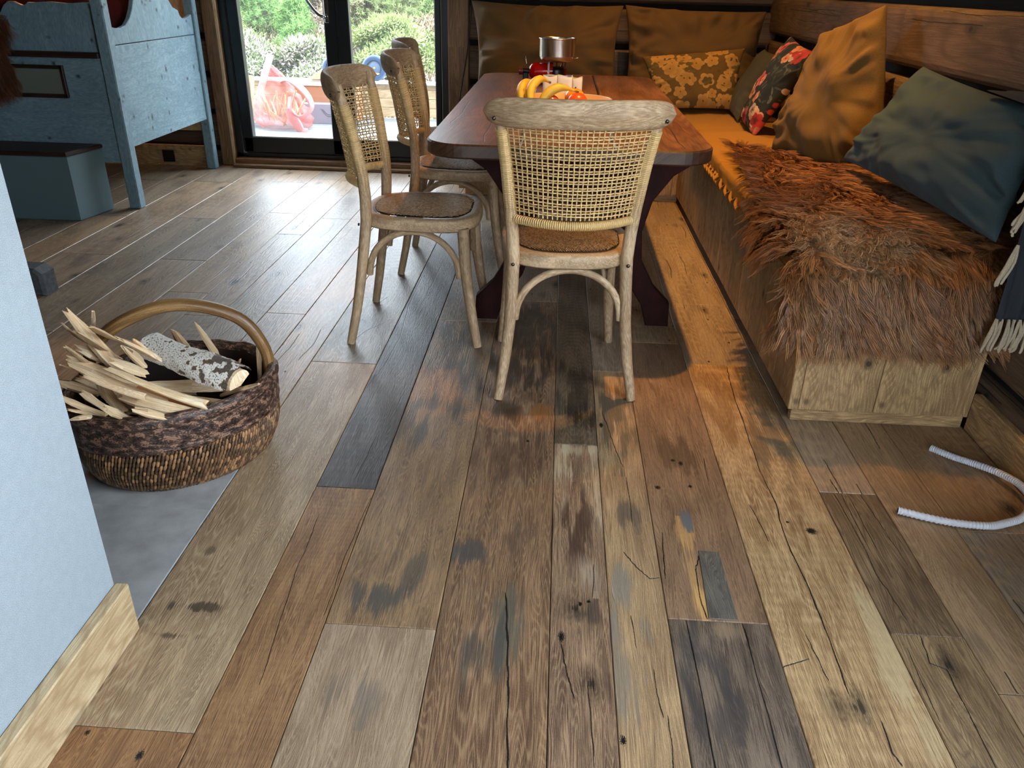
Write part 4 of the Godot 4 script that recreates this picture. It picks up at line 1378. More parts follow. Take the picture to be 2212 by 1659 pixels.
# ---------------------------------------------------------------- pillows
func pillow(c: Array, thick: float, seed_: int, pinch: float, wr: float, back := 0.5) -> ArrayMesh:
	# c: lower left, lower right, upper right, upper left corners seen from the front
	var f := FastNoiseLite.new()
	f.seed = seed_
	f.frequency = 1.0
	f.fractal_octaves = 2
	var rg := RandomNumberGenerator.new()
	rg.seed = seed_ * 31
	var creases := []
	for k in 11:
		var on := rg.randf_range(-1, 1)
		var st: Vector2 = [Vector2(on, -1), Vector2(on, 1), Vector2(-1, on), Vector2(1, on)][rg.randi() % 4]
		var dir := (Vector2(rg.randf_range(-1.0, 1.0), rg.randf_range(-1.0, 1.0)) - st).normalized()
		creases.append([st, st + dir * rg.randf_range(0.35, 0.85), rg.randf_range(0.5, 1.0), rg.randf_range(0.05, 0.10)])
	var b := MB.new()
	var nn: Vector3 = ((c[1] - c[0]).cross(c[3] - c[0]) + (c[2] - c[3]).cross(c[2] - c[1])).normalized()
	var size := Vector2(c[0].distance_to(c[1]), c[0].distance_to(c[3]))
	var n := 72
	for side in [1.0, -1.0]:
		var rows := []
		var uvs := []
		for j in n + 1:
			var row := []
			var ru := []
			for i in n + 1:
				var su := sin((-1.0 + 2.0 * i / n) * PI / 2)
				var sv := sin((-1.0 + 2.0 * j / n) * PI / 2)
				var pu := su * (1.0 - pinch * (1.0 - sv * sv))
				var pv := sv * (1.0 - pinch * (1.0 - su * su))
				var u := pu * 0.5 + 0.5
				var v := pv * 0.5 + 0.5
				var p: Vector3 = (c[0] as Vector3).lerp(c[1], u).lerp((c[3] as Vector3).lerp(c[2], u), v)
				var e := (1.0 - su * su) * (1.0 - sv * sv)
				var h := thick * pow(maxf(e, 0.0), 0.40)
				# folds running in from the edges and corners
				var ang := atan2(sv, su)
				var rad := maxf(absf(su), absf(sv))
				var w1 := f.get_noise_2d(ang * 2.6, rad * 0.5)
				var w2 := f.get_noise_2d(su * 1.1 + 20.0, sv * 1.1)
				var w3 := 0.0
				for cr in creases:
					var q := Geometry2D.get_closest_point_to_segment(Vector2(su, sv), cr[0], cr[1])
					var dist: float = q.distance_to(Vector2(su, sv)) / cr[3]
					if dist < 3.5:
						var fade: float = 1.0 - q.distance_to(cr[0]) / (cr[0] as Vector2).distance_to(cr[1])
						w3 += cr[2] * fade * (exp(-dist * dist) - 0.75 * exp(-(dist - 1.5) * (dist - 1.5) * 1.3))
				var fold := wr * (0.45 * w1 * (0.15 + rad * rad) + 0.8 * w2 + 0.5 * w3) * minf(1.0, e * 9.0)
				p += nn * (side * h * (1.0 if side > 0 else back) + (fold if side > 0 else fold * 0.5))
				row.append(p)
				ru.append(Vector2(u * size.x, v * size.y))
			rows.append(row); uvs.append(ru)
		b.grid(rows, false, uvs, [], side > 0)
	return b.mesh()

func floral() -> ImageTexture:
	var w := 320
	var im := Image.create(w, w, false, Image.FORMAT_RGB8)
	im.fill(Color(0.11, 0.13, 0.12))
	var rg := RandomNumberGenerator.new()
	rg.seed = 5
	for k in 260:        # leaves
		var c := Vector2(rg.randf() * w, rg.randf() * w)
		var a := rg.randf() * TAU
		petal(im, c, a, rg.randf_range(6, 15), rg.randf_range(2, 5), [Color(0.20, 0.24, 0.19), Color(0.26, 0.27, 0.22), Color(0.15, 0.19, 0.17), Color(0.33, 0.34, 0.28)][rg.randi() % 4])
	var tones := [[Color(0.82, 0.52, 0.36), Color(0.62, 0.36, 0.2)], [Color(0.72, 0.17, 0.17), Color(0.45, 0.06, 0.10)], [Color(0.86, 0.63, 0.47), Color(0.78, 0.40, 0.28)], [Color(0.84, 0.72, 0.60), Color(0.55, 0.44, 0.42)], [Color(0.80, 0.36, 0.34), Color(0.60, 0.10, 0.16)]]
	for k in 62:
		var c := Vector2(rg.randf() * w, rg.randf() * w)
		var t: Array = tones[rg.randi() % tones.size()]
		var r := rg.randf_range(10, 24)
		var a0 := rg.randf() * TAU
		for q in 5: petal(im, c + Vector2.from_angle(a0 + TAU * q / 5) * r * 0.55, a0 + TAU * q / 5, r * 0.62, r * 0.5, (t[0] as Color).darkened(rg.randf() * 0.18))
		for q in 5: petal(im, c + Vector2.from_angle(a0 + 0.6 + TAU * q / 5) * r * 0.25, a0 + 0.6 + TAU * q / 5, r * 0.34, r * 0.2, t[1])
		petal(im, c, 0.0, r * 0.15, r * 0.15, Color(0.22, 0.14, 0.08))
	return ImageTexture.create_from_image(im)

func petal(im: Image, c: Vector2, a: float, l: float, wd: float, col: Color) -> void:
	var w := im.get_width()
	var d := Vector2.from_angle(a)
	var m := int(maxf(l, wd)) + 1
	for y in range(-m, m + 1):
		for x in range(-m, m + 1):
			var q := Vector2(x, y)
			var s := Vector2(q.dot(d) / l, q.dot(d.orthogonal()) / wd)
			if s.length_squared() < 1.0:
				im.set_pixel(posmod(int(c.x) + x, w), posmod(int(c.y) + y, w), col.lightened(0.12 * maxf(0.0, s.x)))

func blossom_print() -> ImageTexture:
	# mustard blossoms on an olive ground
	var w := 320
	var im := Image.create(w, w, false, Image.FORMAT_RGB8)
	im.fill(Color(0.40, 0.30, 0.10))
	var rg := RandomNumberGenerator.new()
	rg.seed = 12
	for k in 46:
		var c := Vector2(rg.randf() * w, rg.randf() * w)
		var r := rg.randf_range(16, 28)
		var a0 := rg.randf() * TAU
		for q in 5: petal(im, c + Vector2.from_angle(a0 + TAU * q / 5) * r * 0.55, a0 + TAU * q / 5, r * 0.62, r * 0.52, Color(0.72, 0.53, 0.23).darkened(rg.randf() * 0.08))
		petal(im, c, 0, r * 0.13, r * 0.13, Color(0.40, 0.27, 0.08))
	for k in 40:
		var c := Vector2(rg.randf() * w, rg.randf() * w)
		petal(im, c, rg.randf() * TAU, rg.randf_range(3, 10), rg.randf_range(2, 4), Color(0.36, 0.26, 0.08))
	for k in 7:
		var c := Vector2(rg.randf() * w, rg.randf() * w)
		for q in 5: petal(im, c + Vector2(rg.randf_range(-12, 12), rg.randf_range(-16, 16)), rg.randf() * TAU, rg.randf_range(9, 15), rg.randf_range(6, 10), Color(0.36, 0.29, 0.10))
	return ImageTexture.create_from_image(im)

func make_pillows() -> void:
	var fl_m := mat(Color.WHITE, 0.85)
	tex(fl_m, floral(), V(1.25, 1.25, 1))
	var bl_m := mat(Color.WHITE, 0.8)
	tex(bl_m, blossom_print(), V(2.2, 2.2, 1))
	M.olive = cloth(Color(0.30, 0.30, 0.24))
	M.slate = cloth(Color(0.215, 0.30, 0.325))
	M.ochre = cloth(Color(0.50, 0.37, 0.15))
	var list := [
		["pillow", "large brown pillow against the back wall, behind the camping pot", [V(-0.56, 0.54, -5.50), V(0.37, 0.54, -5.50), V(0.395, 1.145, -5.80), V(-0.615, 1.155, -5.80)], 0.10, 11, 0.075, 0.06, M.brown],
		["pillow", "large brown pillow in the back corner behind the blossom pillow", [V(0.42, 0.54, -5.52), V(1.27, 0.54, -5.52), V(1.33, 1.13, -5.80), V(0.405, 1.15, -5.80)], 0.10, 12, 0.07, 0.05, M.brown],
		["pillow", "small oblong mustard pillow with a blossom print", [V(0.62, 0.575, -5.28), V(1.10, 0.585, -5.26), V(1.155, 0.925, -5.48), V(0.515, 0.86, -5.46)], 0.075, 13, 0.05, 0.015, bl_m],
		["pillow", "dark olive pillow leaning in the corner behind the floral pillow", [V(1.09, 0.56, -5.45), V(1.06, 0.56, -4.95), V(1.28, 0.92, -5.0), V(1.29, 0.92, -5.52)], 0.07, 14, 0.05, 0.012, M.olive],
		["pillow", "floral pillow with red and peach flowers on dark cloth", [V(1.09, 0.55, -5.0), V(1.07, 0.545, -4.52), V(1.27, 0.99, -4.30), V(1.235, 1.04, -4.72)], 0.08, 15, 0.06, 0.014, fl_m],
		["pillow", "tall ochre pillow with a pointed corner against the log wall", [V(1.03, 0.57, -3.95), V(1.345, 0.56, -3.38), V(1.285, 1.22, -3.57), V(1.16, 1.07, -3.93)], 0.12, 16, 0.015, 0.045, M.ochre],
		["pillow", "large slate blue pillow behind the brown fur", [V(1.16, 0.66, -3.33), V(1.265, 0.635, -2.27), V(1.335, 0.985, -2.28), V(1.30, 1.03, -3.12)], 0.10, 17, 0.05, 0.03, M.slate],
	]
	for q in list:
		var o := build(pillow(q[2], q[3], q[4], q[5], q[6]), q[0], q[7])
		tag(o, q[1], "pillow", "pillows on the corner bench")

# ---------------------------------------------------------------- fur
func tuft_mesh(seed_: int, hairs: int, len: float, curl: float) -> ArrayMesh:
	# one lock: hairs that start apart and run together towards the tip
	var rg := RandomNumberGenerator.new()
	rg.seed = seed_
	var b := MB.new()
	var sway := rg.randf() * TAU
	for k in hairs:
		var root := V(rg.randf_range(-0.011, 0.011), -0.004, rg.randf_range(-0.011, 0.011))
		var l := len * rg.randf_range(0.75, 1.1)
		var ph := rg.randf() * TAU
		var segs := 9 if curl > 0.3 else 6
		var row_a := []
		var row_b := []
		for s in segs + 1:
			var t := float(s) / segs
			var p := root * (1.0 - 0.72 * t) + V(0, l * (0.34 * t + 0.42 * t * (1.0 - t)), l * (0.35 * t + 0.5 * t * t))
			p += V(sin(sway + t * 5.0), 0, cos(sway + t * 4.0) * 0.4) * 0.010 * t
			p += V(sin(sway + ph * 0.25 + t * 13.0), cos(sway + ph * 0.25 + t * 13.0), 0) * curl * 0.014 * t
			var w := 0.0014 * (1.0 - 0.75 * t)
			var wd := V(cos(ph), sin(ph) * 0.7, 0) * w
			row_a.append(p - wd)
			row_b.append(p + wd)
		b.col = Color(1, 1, 1) * rg.randf_range(0.8, 1.2)
		b.grid([row_a, row_b])
	return b.mesh()

func fur_point(a: float, b: float) -> Array:
	# point and outward normal of the draped hide: a along the bench (0 far, 1 hanging low at the near end), b from the table side to the wall
	var prof := [Vector2(-4.02, 0.555), Vector2(-3.5, 0.57), Vector2(-3.0, 0.578), Vector2(-2.6, 0.58), Vector2(-2.40, 0.572), Vector2(-2.325, 0.53), Vector2(-2.287, 0.44), Vector2(-2.277, 0.33)]
	var t := clampf(a, 0, 1) * (prof.size() - 1)
	var i := mini(int(t), prof.size() - 2)
	var q: Vector2 = prof[i].lerp(prof[i + 1], t - i)
	var d: Vector2 = (prof[i + 1] - prof[i]).normalized()
	var nrm := V(0, d.x, -d.y)
	var left := lerpf(0.86, 0.735, smoothstep(0.0, 0.45, a)) + 0.02 * sin(a * 13.0)
	var right := lerpf(1.12, 1.365, smoothstep(0.0, 0.35, a))
	var x := lerpf(left, right, b)
	var y := q.y
	if x < 0.80 and y > 0.44:
		var k := (0.80 - x) / 0.07
		y -= 0.11 * k * k
		nrm = (nrm + V(-1.3 * k, 0, 0)).normalized()
	return [V(x, y + 0.012 * sin(x * 22.0 + q.x * 9.0), q.x), nrm]

func fur(o: Node3D, at: Callable, flow: Callable, tone: Callable, count: int, seed_: int, meshes: Array) -> void:
	var rg := RandomNumberGenerator.new()
	rg.seed = seed_
	var tr := []
	var cs := []
	for m in meshes: tr.append([]); cs.append([])
	for k in count:
		var a := rg.randf()
		var b := rg.randf()
		var pn: Array = at.call(a, b)
		var y: Vector3 = pn[1]
		var fd: Vector3 = flow.call(pn[0], a, b) + V(rg.randf_range(-0.5, 0.5), rg.randf_range(-0.3, 0.3), rg.randf_range(-0.5, 0.5))
		var z := (fd - y * fd.dot(y))
		z = z.normalized() if z.length() > 0.05 else V(0, 0, 1)
		var x := y.cross(z)
		var s := rg.randf_range(0.75, 1.2)
		var tn: Array = tone.call(pn[0], a, b, rg)
		tr[tn[1]].append(Transform3D(Basis(x * s, y * s, z * s), pn[0]))
		cs[tn[1]].append(tn[0])
	for m in meshes.size():
		if tr[m].is_empty(): continue
		var mm := MultiMesh.new()
		mm.transform_format = MultiMesh.TRANSFORM_3D
		mm.use_colors = true
		mm.mesh = meshes[m]
		mm.instance_count = tr[m].size()
		for k in tr[m].size():
			mm.set_instance_transform(k, tr[m][k])
			mm.set_instance_color(k, cs[m][k])
		var mi := MultiMeshInstance3D.new()
		mi.name = "fur"
		mi.multimesh = mm
		mi.material_override = M.hair
		mi.set_meta("kind", "stuff")
		o.add_child(mi, true)

func make_fur() -> void:
	M.hair = mat(Color.WHITE, 0.55)
	var t := thing("sheepskin", "long-haired rusty brown sheepskin draped over the bench's near end", "sheepskin")
	var rows := []
	for j in 33:
		var row := []
		for i in 17: row.append(fur_point(j / 32.0, i / 16.0)[0])
		rows.append(row)
	var hide := MB.new()
	hide.grid(rows, false, [], [], true)
	build(hide, "hide", mat(Color(0.20, 0.11, 0.06), 0.9), t)
	var tufts := [tuft_mesh(1, 12, 0.105, 0.1), tuft_mesh(2, 12, 0.09, 0.25), tuft_mesh(3, 14, 0.066, 0.75)]
	var at := func(a: float, b: float) -> Array: return fur_point(a, b)
	var flow := func(p: Vector3, a: float, b: float) -> Vector3:
		var f := V(-0.6 + b * 1.3, -0.15, 0.65)
		if p.y < 0.55 and p.z > -2.5: f = V((b - 0.5) * 0.8, -1.3, 0.2)
		f += V(sin(p.z * 9.0 + p.x * 4.0 + p.y * 14.0) + 0.7 * sin(p.x * 37.0 + p.y * 9.0), 0.3 * sin(p.x * 23.0), cos(p.x * 11.0)) * 0.5
		return f
	var tone := func(p: Vector3, a: float, b: float, rg: RandomNumberGenerator) -> Array:
		var d := Vector2((p.x - 0.93) / 0.17, (p.z + 2.47 + (0.56 - p.y) * 0.6) / 0.19).length()
		var s := rg.randf_range(0.45, 1.4)
		var rust := Color(0.32, 0.13, 0.038).lerp(Color(0.24, 0.10, 0.038), rg.randf())
		var pale := Color(0.40, 0.245, 0.12).lerp(Color(0.30, 0.165, 0.075), rg.randf())
		var k := smoothstep(1.25, 0.75, d + rg.randf_range(-0.2, 0.2))
		if p.y < 0.47: k = maxf(k, (0.3 + 0.3 * sin(p.x * 31.0 + p.y * 17.0)) * rg.randf_range(0.4, 1.4))
		var c := rust.lerp(pale, k) * s
		c.a = 1.0
		return [c, 2 if k > 0.55 and p.y > 0.4 else (1 if rg.randf() < 0.5 else 0)]
	fur(t, at, flow, tone, 12500, 7, tufts)
	# the other hide, over the side of the bed
	var t2 := thing("sheepskin", "dark brown sheepskin hanging over the side of the bed", "sheepskin")
	var bed_at := func(a: float, b: float) -> Array:
		var x := -3.42 + 0.36 * b - 0.10 * maxf(0.0, a - 0.5) + 0.03 * sin(a * 9.0)
		if a < 0.2: return [V(x - 0.12 + 0.3 * a, 1.03 - (0.2 - a) * 0.12, -4.63 + a * 0.2), V(0, 0.9, 0.4).normalized()]
		return [V(x, 1.03 - (a - 0.2) * 0.45, -4.575 + 0.01 * sin(b * 8.0)), V(0, 0.1, 1).normalized()]
	rows = []
	for j in 13:
		var row := []
		for i in 9: row.append(bed_at.call(j / 12.0, i / 8.0)[0])
		rows.append(row)
	hide = MB.new()
	hide.grid(rows, false, [], [], true)
	build(hide, "hide", mat(Color(0.14, 0.08, 0.05), 0.9), t2)
	var fl2 := func(p: Vector3, a: float, b: float) -> Vector3: return V((b - 0.35) * 1.4, -1.5, 0.2)
	var tn2 := func(p: Vector3, a: float, b: float, rg: RandomNumberGenerator) -> Array:
		var c := Color(0.20, 0.085, 0.045) * rg.randf_range(0.5, 1.4)
		c.a = 1.0
		return [c, 0 if rg.randf() < 0.5 else 1]
	fur(t2, bed_at, fl2, tn2, 1700, 9, [tuft_mesh(1, 13, 0.12, 0.1), tuft_mesh(2, 13, 0.1, 0.25)])

func make_throw() -> void:
	var t := thing("fringed_throw", "dark blue-grey throw with cream fringes hanging beside the slate pillow", "throw")
	var b := MB.new()
	var rows := []
	for j in 25:
		var f := j / 24.0
		var row := []
		for i in 11:
			var s := i / 10.0
			var y := lerpf(0.43, 1.06, f)
			var z := -2.19 - 0.05 * maxf(0.0, f - 0.6) + 0.012 * sin(s * 14.0 + f * 3.0)
			if f > 0.85: z -= (f - 0.85) * 2.2; y = 1.0 + (f - 0.85) * 0.1
			row.append(V(lerpf(1.285 - 0.03 * f, 1.385, s), y, z))
		rows.append(row)
	b.grid(rows)
	build(b, "cloth", cloth(Color(0.16, 0.19, 0.22)), t)
	var cream := cloth(Color(0.78, 0.72, 0.62))
	var rg := RandomNumberGenerator.new()
	rg.seed = 3
	var spots := []
	for k in 7: spots.append([V(1.287 + 0.016 * k, 0.435, -2.185), V(-0.01, -0.085, 0.006)])
	for y in [0.64, 0.655, 0.79, 0.80, 0.90]: spots.append([V(1.282 - 0.03 * (y - 0.43), y, -2.18), V(-0.028, -0.085 - 0.03 * rg.randf(), 0.012)])
	for q in spots:
		var fb := MB.new()
		for k in 3:
			var o := V(rg.randf_range(-0.006, 0.006), 0, rg.randf_range(-0.004, 0.008))
			var e: Vector3 = q[0] + q[1] * rg.randf_range(0.85, 1.15) + o * 1.5
			fb.tube(curve([q[0] + o * 0.3, (q[0] as Vector3).lerp(e, 0.45) + V(rg.randf_range(-0.008, 0.008), 0, 0.006), e + V(0, 0.004, 0), e + V(rg.randf_range(-0.01, 0.004), -0.008, 0)], 9), lerps([0.0036, 0.0042, 0.0045, 0.003], 9), 6)
		build(fb, "fringe_tassel", cream, t)

# ---------------------------------------------------------------- basket
const RIM_A := 0.282
const RIM_B := 0.237

func make_basket() -> void:
	var at := V(-1.063, 0, -1.947)
	var t := thing("wicker_basket", "old brown wicker basket with a painted rim and bentwood handle", "basket", at)
	# local x along the long axis
	var turn := atan2(-0.66, -0.75) + PI      # axis runs from near left to far right
	var ax := func(r: float, a: float, y: float) -> Vector3:
		return V(cos(a) * RIM_A * r, y, sin(a) * RIM_B * r).rotated(Vector3.UP, turn)
	var shell := func(prof: Array, seg: int, wob: float) -> MB:
		var f := FastNoiseLite.new()
		f.seed = 8
		f.frequency = 14.0
		var rows := []
		var uvs := []
		var run := 0.0
		for k in prof.size():
			var p: Vector2 = prof[k]
			if k: run += p.distance_to(prof[k - 1])
			var row := []
			var ru := []
			for s in seg + 1:
				var a := TAU * s / seg
				var q: Vector3 = ax.call(p.x, a, p.y)
				q *= 1.0 + wob * f.get_noise_3dv(ax.call(1.0, TAU * (s % seg) / seg, p.y))
				row.append(q)
				ru.append(Vector2(a * 0.26, run * 0.26))
			rows.append(row); uvs.append(ru)
		var b := MB.new()
		b.grid(rows, false, uvs)
		return b
	build(shell.call([Vector2(0.02, 0.004), Vector2(0.80, 0.004), Vector2(0.88, 0.02), Vector2(0.945, 0.06), Vector2(0.975, 0.10), Vector2(0.98, 0.15)], 64, 0.0), "liner", mat(Color(0.09, 0.06, 0.04), 0.8), t)
	build(shell.call([Vector2(0.93, 0.236), Vector2(0.91, 0.20), Vector2(0.91, 0.10), Vector2(0.85, 0.03), Vector2(0.02, 0.02)], 48, 0.0), "inside", mat(Color(0.10, 0.045, 0.03), 0.45), t)
	# chipped brown paint
	var w := 512
	var h := 128
	var n1 := noise_bytes(w, h, 71, 0.05, 4)
	var n2 := noise_bytes(w, h, 72, 0.25, 3)
	var d := PackedByteArray()
	d.resize(w * h * 3)
	for p in w * h:
		var c := Color(0.235, 0.165, 0.135).lerp(Color(0.33, 0.25, 0.21), n2[p] / 255.0)
		var k := n1[p] + (n2[p] - 128) * 0.6
		if k > 168: c = Color(0.50, 0.36, 0.29).lerp(Color(0.60, 0.47, 0.38), n2[p] / 255.0)
		elif k < 84: c = Color(0.12, 0.075, 0.055)
		d[p * 3] = int(c.r * 255); d[p * 3 + 1] = int(c.g * 255); d[p * 3 + 2] = int(c.b * 255)
	var paint := tex(mat(Color.WHITE, 0.38), ImageTexture.create_from_image(Image.create_from_data(w, h, false, Image.FORMAT_RGB8, d)), V(1.2, 22.0, 1), 0.25)
	build(shell.call([Vector2(0.965, 0.138), Vector2(1.02, 0.142), Vector2(1.03, 0.152), Vector2(1.015, 0.160), Vector2(1.03, 0.175), Vector2(1.035, 0.195), Vector2(1.02, 0.212), Vector2(1.04, 0.224), Vector2(1.045, 0.238), Vector2(1.02, 0.25), Vector2(0.975, 0.254), Vector2(0.935, 0.246), Vector2(0.925, 0.23)], 96, 0.018), "painted_rim", paint, t)
	# woven body: short willow strokes in rows
	var bead := MB.new()
	bead.ball(Vector3.ZERO, V(0.0046, 0.0105, 0.0046), 8, 6)
	var tr := []
	var prof := [Vector2(0.84, 0.006), Vector2(0.90, 0.022), Vector2(0.965, 0.062), Vector2(0.997, 0.10), Vector2(1.0, 0.142)]
	var nrow := 12
	var ncol := 168
	for r in nrow:
		var f := float(r) / (nrow - 1) * (prof.size() - 1)
		var i := mini(int(f), prof.size() - 2)
		var p: Vector2 = prof[i].lerp(prof[i + 1], f - i)
		var sl: Vector2 = prof[i + 1] - prof[i]
		for k in ncol:
			var a := TAU * (k + 0.5 * (r % 2)) / ncol
			var q: Vector3 = ax.call(p.x, a, p.y)
			var tan: Vector3 = (ax.call(p.x, a + 0.01, p.y) - q).normalized()
			var up: Vector3 = (ax.call(p.x + sl.x * 0.1, a, p.y + sl.y * 0.1) - q).normalized()
			var out := up.cross(tan).normalized()
			if out.dot(q) < 0: out = -out
			var tilt := 0.28 + rng.randf_range(-0.12, 0.12)
			var bas := Basis(tan, up, out) * Basis(V(0, 0, 1), tilt)
			tr.append(Transform3D(bas.scaled_local(V(1, 1, 1) * rng.randf_range(0.9, 1.12)), q))
	var mm := MultiMesh.new()
	mm.transform_format = MultiMesh.TRANSFORM_3D
	mm.use_colors = true
	mm.mesh = bead.mesh()
	mm.instance_count = tr.size()
	for k in tr.size():
		mm.set_instance_transform(k, tr[k])
		var s := rng.randf()
		var c := Color(0.07, 0.034, 0.015).lerp(Color(0.38, 0.20, 0.085), s * s * s)
		mm.set_instance_color(k, c)
	var mi := MultiMeshInstance3D.new()
	mi.name = "wicker_weave"
	mi.multimesh = mm
	mi.material_override = mat(Color.WHITE, 0.45)
	mi.set_meta("kind", "stuff")
	t.add_child(mi, true)
	# handle
	var hp := curve([V(-1.30, 0.17, -1.90) - at, V(-1.295, 0.27, -1.915) - at, V(-1.225, 0.38, -1.95) - at, V(-1.06, 0.445, -2.0) - at, V(-0.90, 0.405, -2.04) - at, V(-0.832, 0.30, -2.06) - at, V(-0.83, 0.18, -2.07) - at], 44)
	var hb := MB.new()
	hb.tube(hp, lerps([0.017, 0.0185, 0.0185, 0.0185, 0.018, 0.0165], 44), 12)
	build(hb, "handle", tex(mat(Color.WHITE, 0.4), wood(96, 480, 75, Color(0.40, 0.28, 0.15), Color(0.66, 0.52, 0.33), Color(0.28, 0.18, 0.09), {"rings": 5.0, "line": 0.3, "blotch": 0.9}), V(8.0, 1.0, 1), 0.05), t)
	# kindling
	M.split = tex(mat(Color.WHITE, 0.75), wood(128, 384, 76, Color(0.87, 0.74, 0.57), Color(0.98, 0.91, 0.79), Color(0.80, 0.63, 0.45), {"rings": 10.0, "line": 0.25, "fibre": 1.0}), V(8.0, 2.0, 1), 0.05)
	var sticks := [[-1.265, 0.45, -1.874, -1.221, 0.36, -1.891, 0.024], [-1.273, 0.45, -1.833, -1.313, 0.36, -1.951, 0.006], [-1.195, 0.45, -1.773, -1.213, 0.36, -1.883, 0.015], [-1.179, 0.45, -1.813, -1.199, 0.36, -1.946, 0.017], [-1.235, 0.45, -1.918, -1.307, 0.36, -2.017, 0.008], [-1.176, 0.45, -1.688, -1.217, 0.36, -1.801, 0.011], [-1.06, 0.45, -1.74, -1.051, 0.36, -1.843, 0.025], [-1.142, 0.35, -1.888, -1.118, 0.3, -1.905, 0.019], [-1.256, 0.35, -1.818, -1.19, 0.3, -1.849, 0.016], [-1.275, 0.35, -1.789, -1.282, 0.3, -1.872, 0.005], [-1.221, 0.35, -1.779, -1.112, 0.3, -1.781, 0.021], [-1.129, 0.35, -1.773, -1.007, 0.3, -1.777, 0.019], [-1.263, 0.275, -1.853, -1.193, 0.235, -1.884, 0.024], [-1.308, 0.275, -1.825, -1.23, 0.235, -1.857, 0.024], [-1.198, 0.275, -1.821, -1.111, 0.235, -1.758, 0.016], [-1.134, 0.275, -1.82, -0.907, 0.235, -1.8, 0.023], [-1.215, 0.275, -1.767, -1.148, 0.235, -1.755, 0.015], [-1.243, 0.275, -1.735, -1.15, 0.235, -1.727, 0.019], [-1.202, 0.275, -1.684, -1.16, 0.235, -1.726, 0.009], [-1.175, 0.275, -1.64, -1.17, 0.235, -1.732, 0.015], [-1.092, 0.275, -1.758, -0.916, 0.235, -1.764, 0.026], [-1.024, 0.275, -1.695, -0.964, 0.235, -1.732, 0.018], [-1.107, 0.275, -1.694, -1.062, 0.235, -1.708, 0.017], [-1.117, 0.31, -2.041, -1.122, 0.13, -2.24, 0.025], [-1.108, 0.31, -2.098, -1.138, 0.13, -2.257, 0.029], [-1.066, 0.31, -2.157, -1.014, 0.13, -2.204, 0.019], [-0.87, 0.3, -1.969, -0.959, 0.18, -2.099, 0.007], [-0.828, 0.3, -1.895, -0.914, 0.18, -2.043, 0.007], [-0.857, 0.3, -2.091, -0.863, 0.18, -2.074, 0.011], [-1.034, 0.45, -1.746, -1.055, 0.36, -1.85, 0.011], [-1.159, 0.35, -1.721, -1.059, 0.3, -1.742, 0.013], [-0.77, 0.3, -1.823, -0.934, 0.18, -1.984, 0.016], [-1.134, 0.35, -1.815, -1.095, 0.3, -1.859, 0.023], [-1.262, 0.35, -1.883, -1.217, 0.3, -1.928, 0.024]]
	for k in sticks.size():
		var s: Array = sticks[k]
		var p := V(s[0], s[1], s[2])
		var q := V(s[3], s[4], s[5])
		var dir := (q - p).normalized()
		var lab := "split kindling stick in the wicker basket"
		if k == 15: lab = "long kindling stick with orange bark in front of the birch log"
		elif k == 20: lab = "broad pale splint with a frayed end at the basket's front"
		elif k == 25: lab = "tall thin kindling stick standing at the back of the basket"
		elif k == 28: lab = "upright kindling sliver beside the basket handle's right foot"
		elif k == 0: lab = "thick splint jutting up at the far left of the basket"
		var ext := 0.12 if k < 23 else 0.02
		if k in [6, 7, 29, 32] or (k > 11 and k < 23): ext = 0.0
		var names := {1: "hair-thin splinter at the far left above the painted rim", 3: "short splint crossing below the handle's left shoulder", 4: "tiny upright splinter behind the handle's left side", 6: "broad flat splint beside the birch log's left end", 11: "long splint running from the left heap towards the birch log", 13: "pale splint poking out left over the basket rim", 14: "splint slanting steeply down in the middle of the left heap", 19: "lowest short splint at the left, resting on the rim", 24: "broad splint standing behind the birch log", 26: "thin sliver standing at the right inside the basket"}
		if names.has(k): lab = names[k]
		var o := build(stick(p, q + dir * ext, maxf(s[6] * 1.5, 0.009), 200 + k, k == 15), "kindling_stick", M.split)
		tag(o, lab, "firewood", "kindling in the basket")
	for k in 16:      # the lower layer that fills the basket
		var a := rng.randf() * TAU
		var c := V(-1.09 + 0.08 * cos(a), 0.13 + 0.09 * k / 16.0, -1.93 + 0.07 * sin(a))
		var e := V(-0.75 + rng.randf_range(-0.4, 0.4), rng.randf_range(-0.05, 0.2), 0.25 + rng.randf_range(-0.5, 0.3)).normalized() * rng.randf_range(0.09, 0.13)
		tag(build(stick(c + e, c - e, rng.randf_range(0.025, 0.04), 260 + k), "kindling_stick", M.split), "split kindling stick in the wicker basket", "firewood", "kindling in the basket")
	# birch log, split in half, bark up
	var lg := thing("birch_log", "split birch log with white bark lying on the kindling", "firewood", V(-0.985, 0.30, -1.925))
	var dir := (V(-0.835, 0.275, -1.86) - V(-1.135, 0.305, -1.985)).normalized()
	var side := V(0.35, 0.25, -0.9)
	side = (side - dir * side.dot(dir)).normalized()
	var up := side.cross(dir)
	if up.y < 0: up = -up
	var f := FastNoiseLite.new()
	f.seed = 5
	f.frequency = 9.0
	var rows := []
	var uvs := []
	for j in 21:
		var l := -0.165 + 0.33 * j / 20
		var row := []
		var ru := []
		for i in 15:
			var a := PI * (0.02 + 0.96 * i / 14)
			var r := 0.043 * (1.0 + 0.12 * f.get_noise_2d(l * 6.0, a)) * (1.0 + 0.1 * sin(l * 20.0))
			row.append(dir * l + side * cos(a) * r * 1.15 + up * sin(a) * r)
			ru.append(Vector2(i / 14.0, j / 20.0))
		rows.append(row); uvs.append(ru)
	var bark := MB.new()
	bark.grid(rows, false, uvs, [], true)
	w = 128
	h = 256
	n1 = noise_bytes(w, h, 81, 0.03, 4)
	n2 = noise_bytes(w, h, 82, 0.2, 3, 1, 1)
	d = PackedByteArray()
	d.resize(w * h * 3)
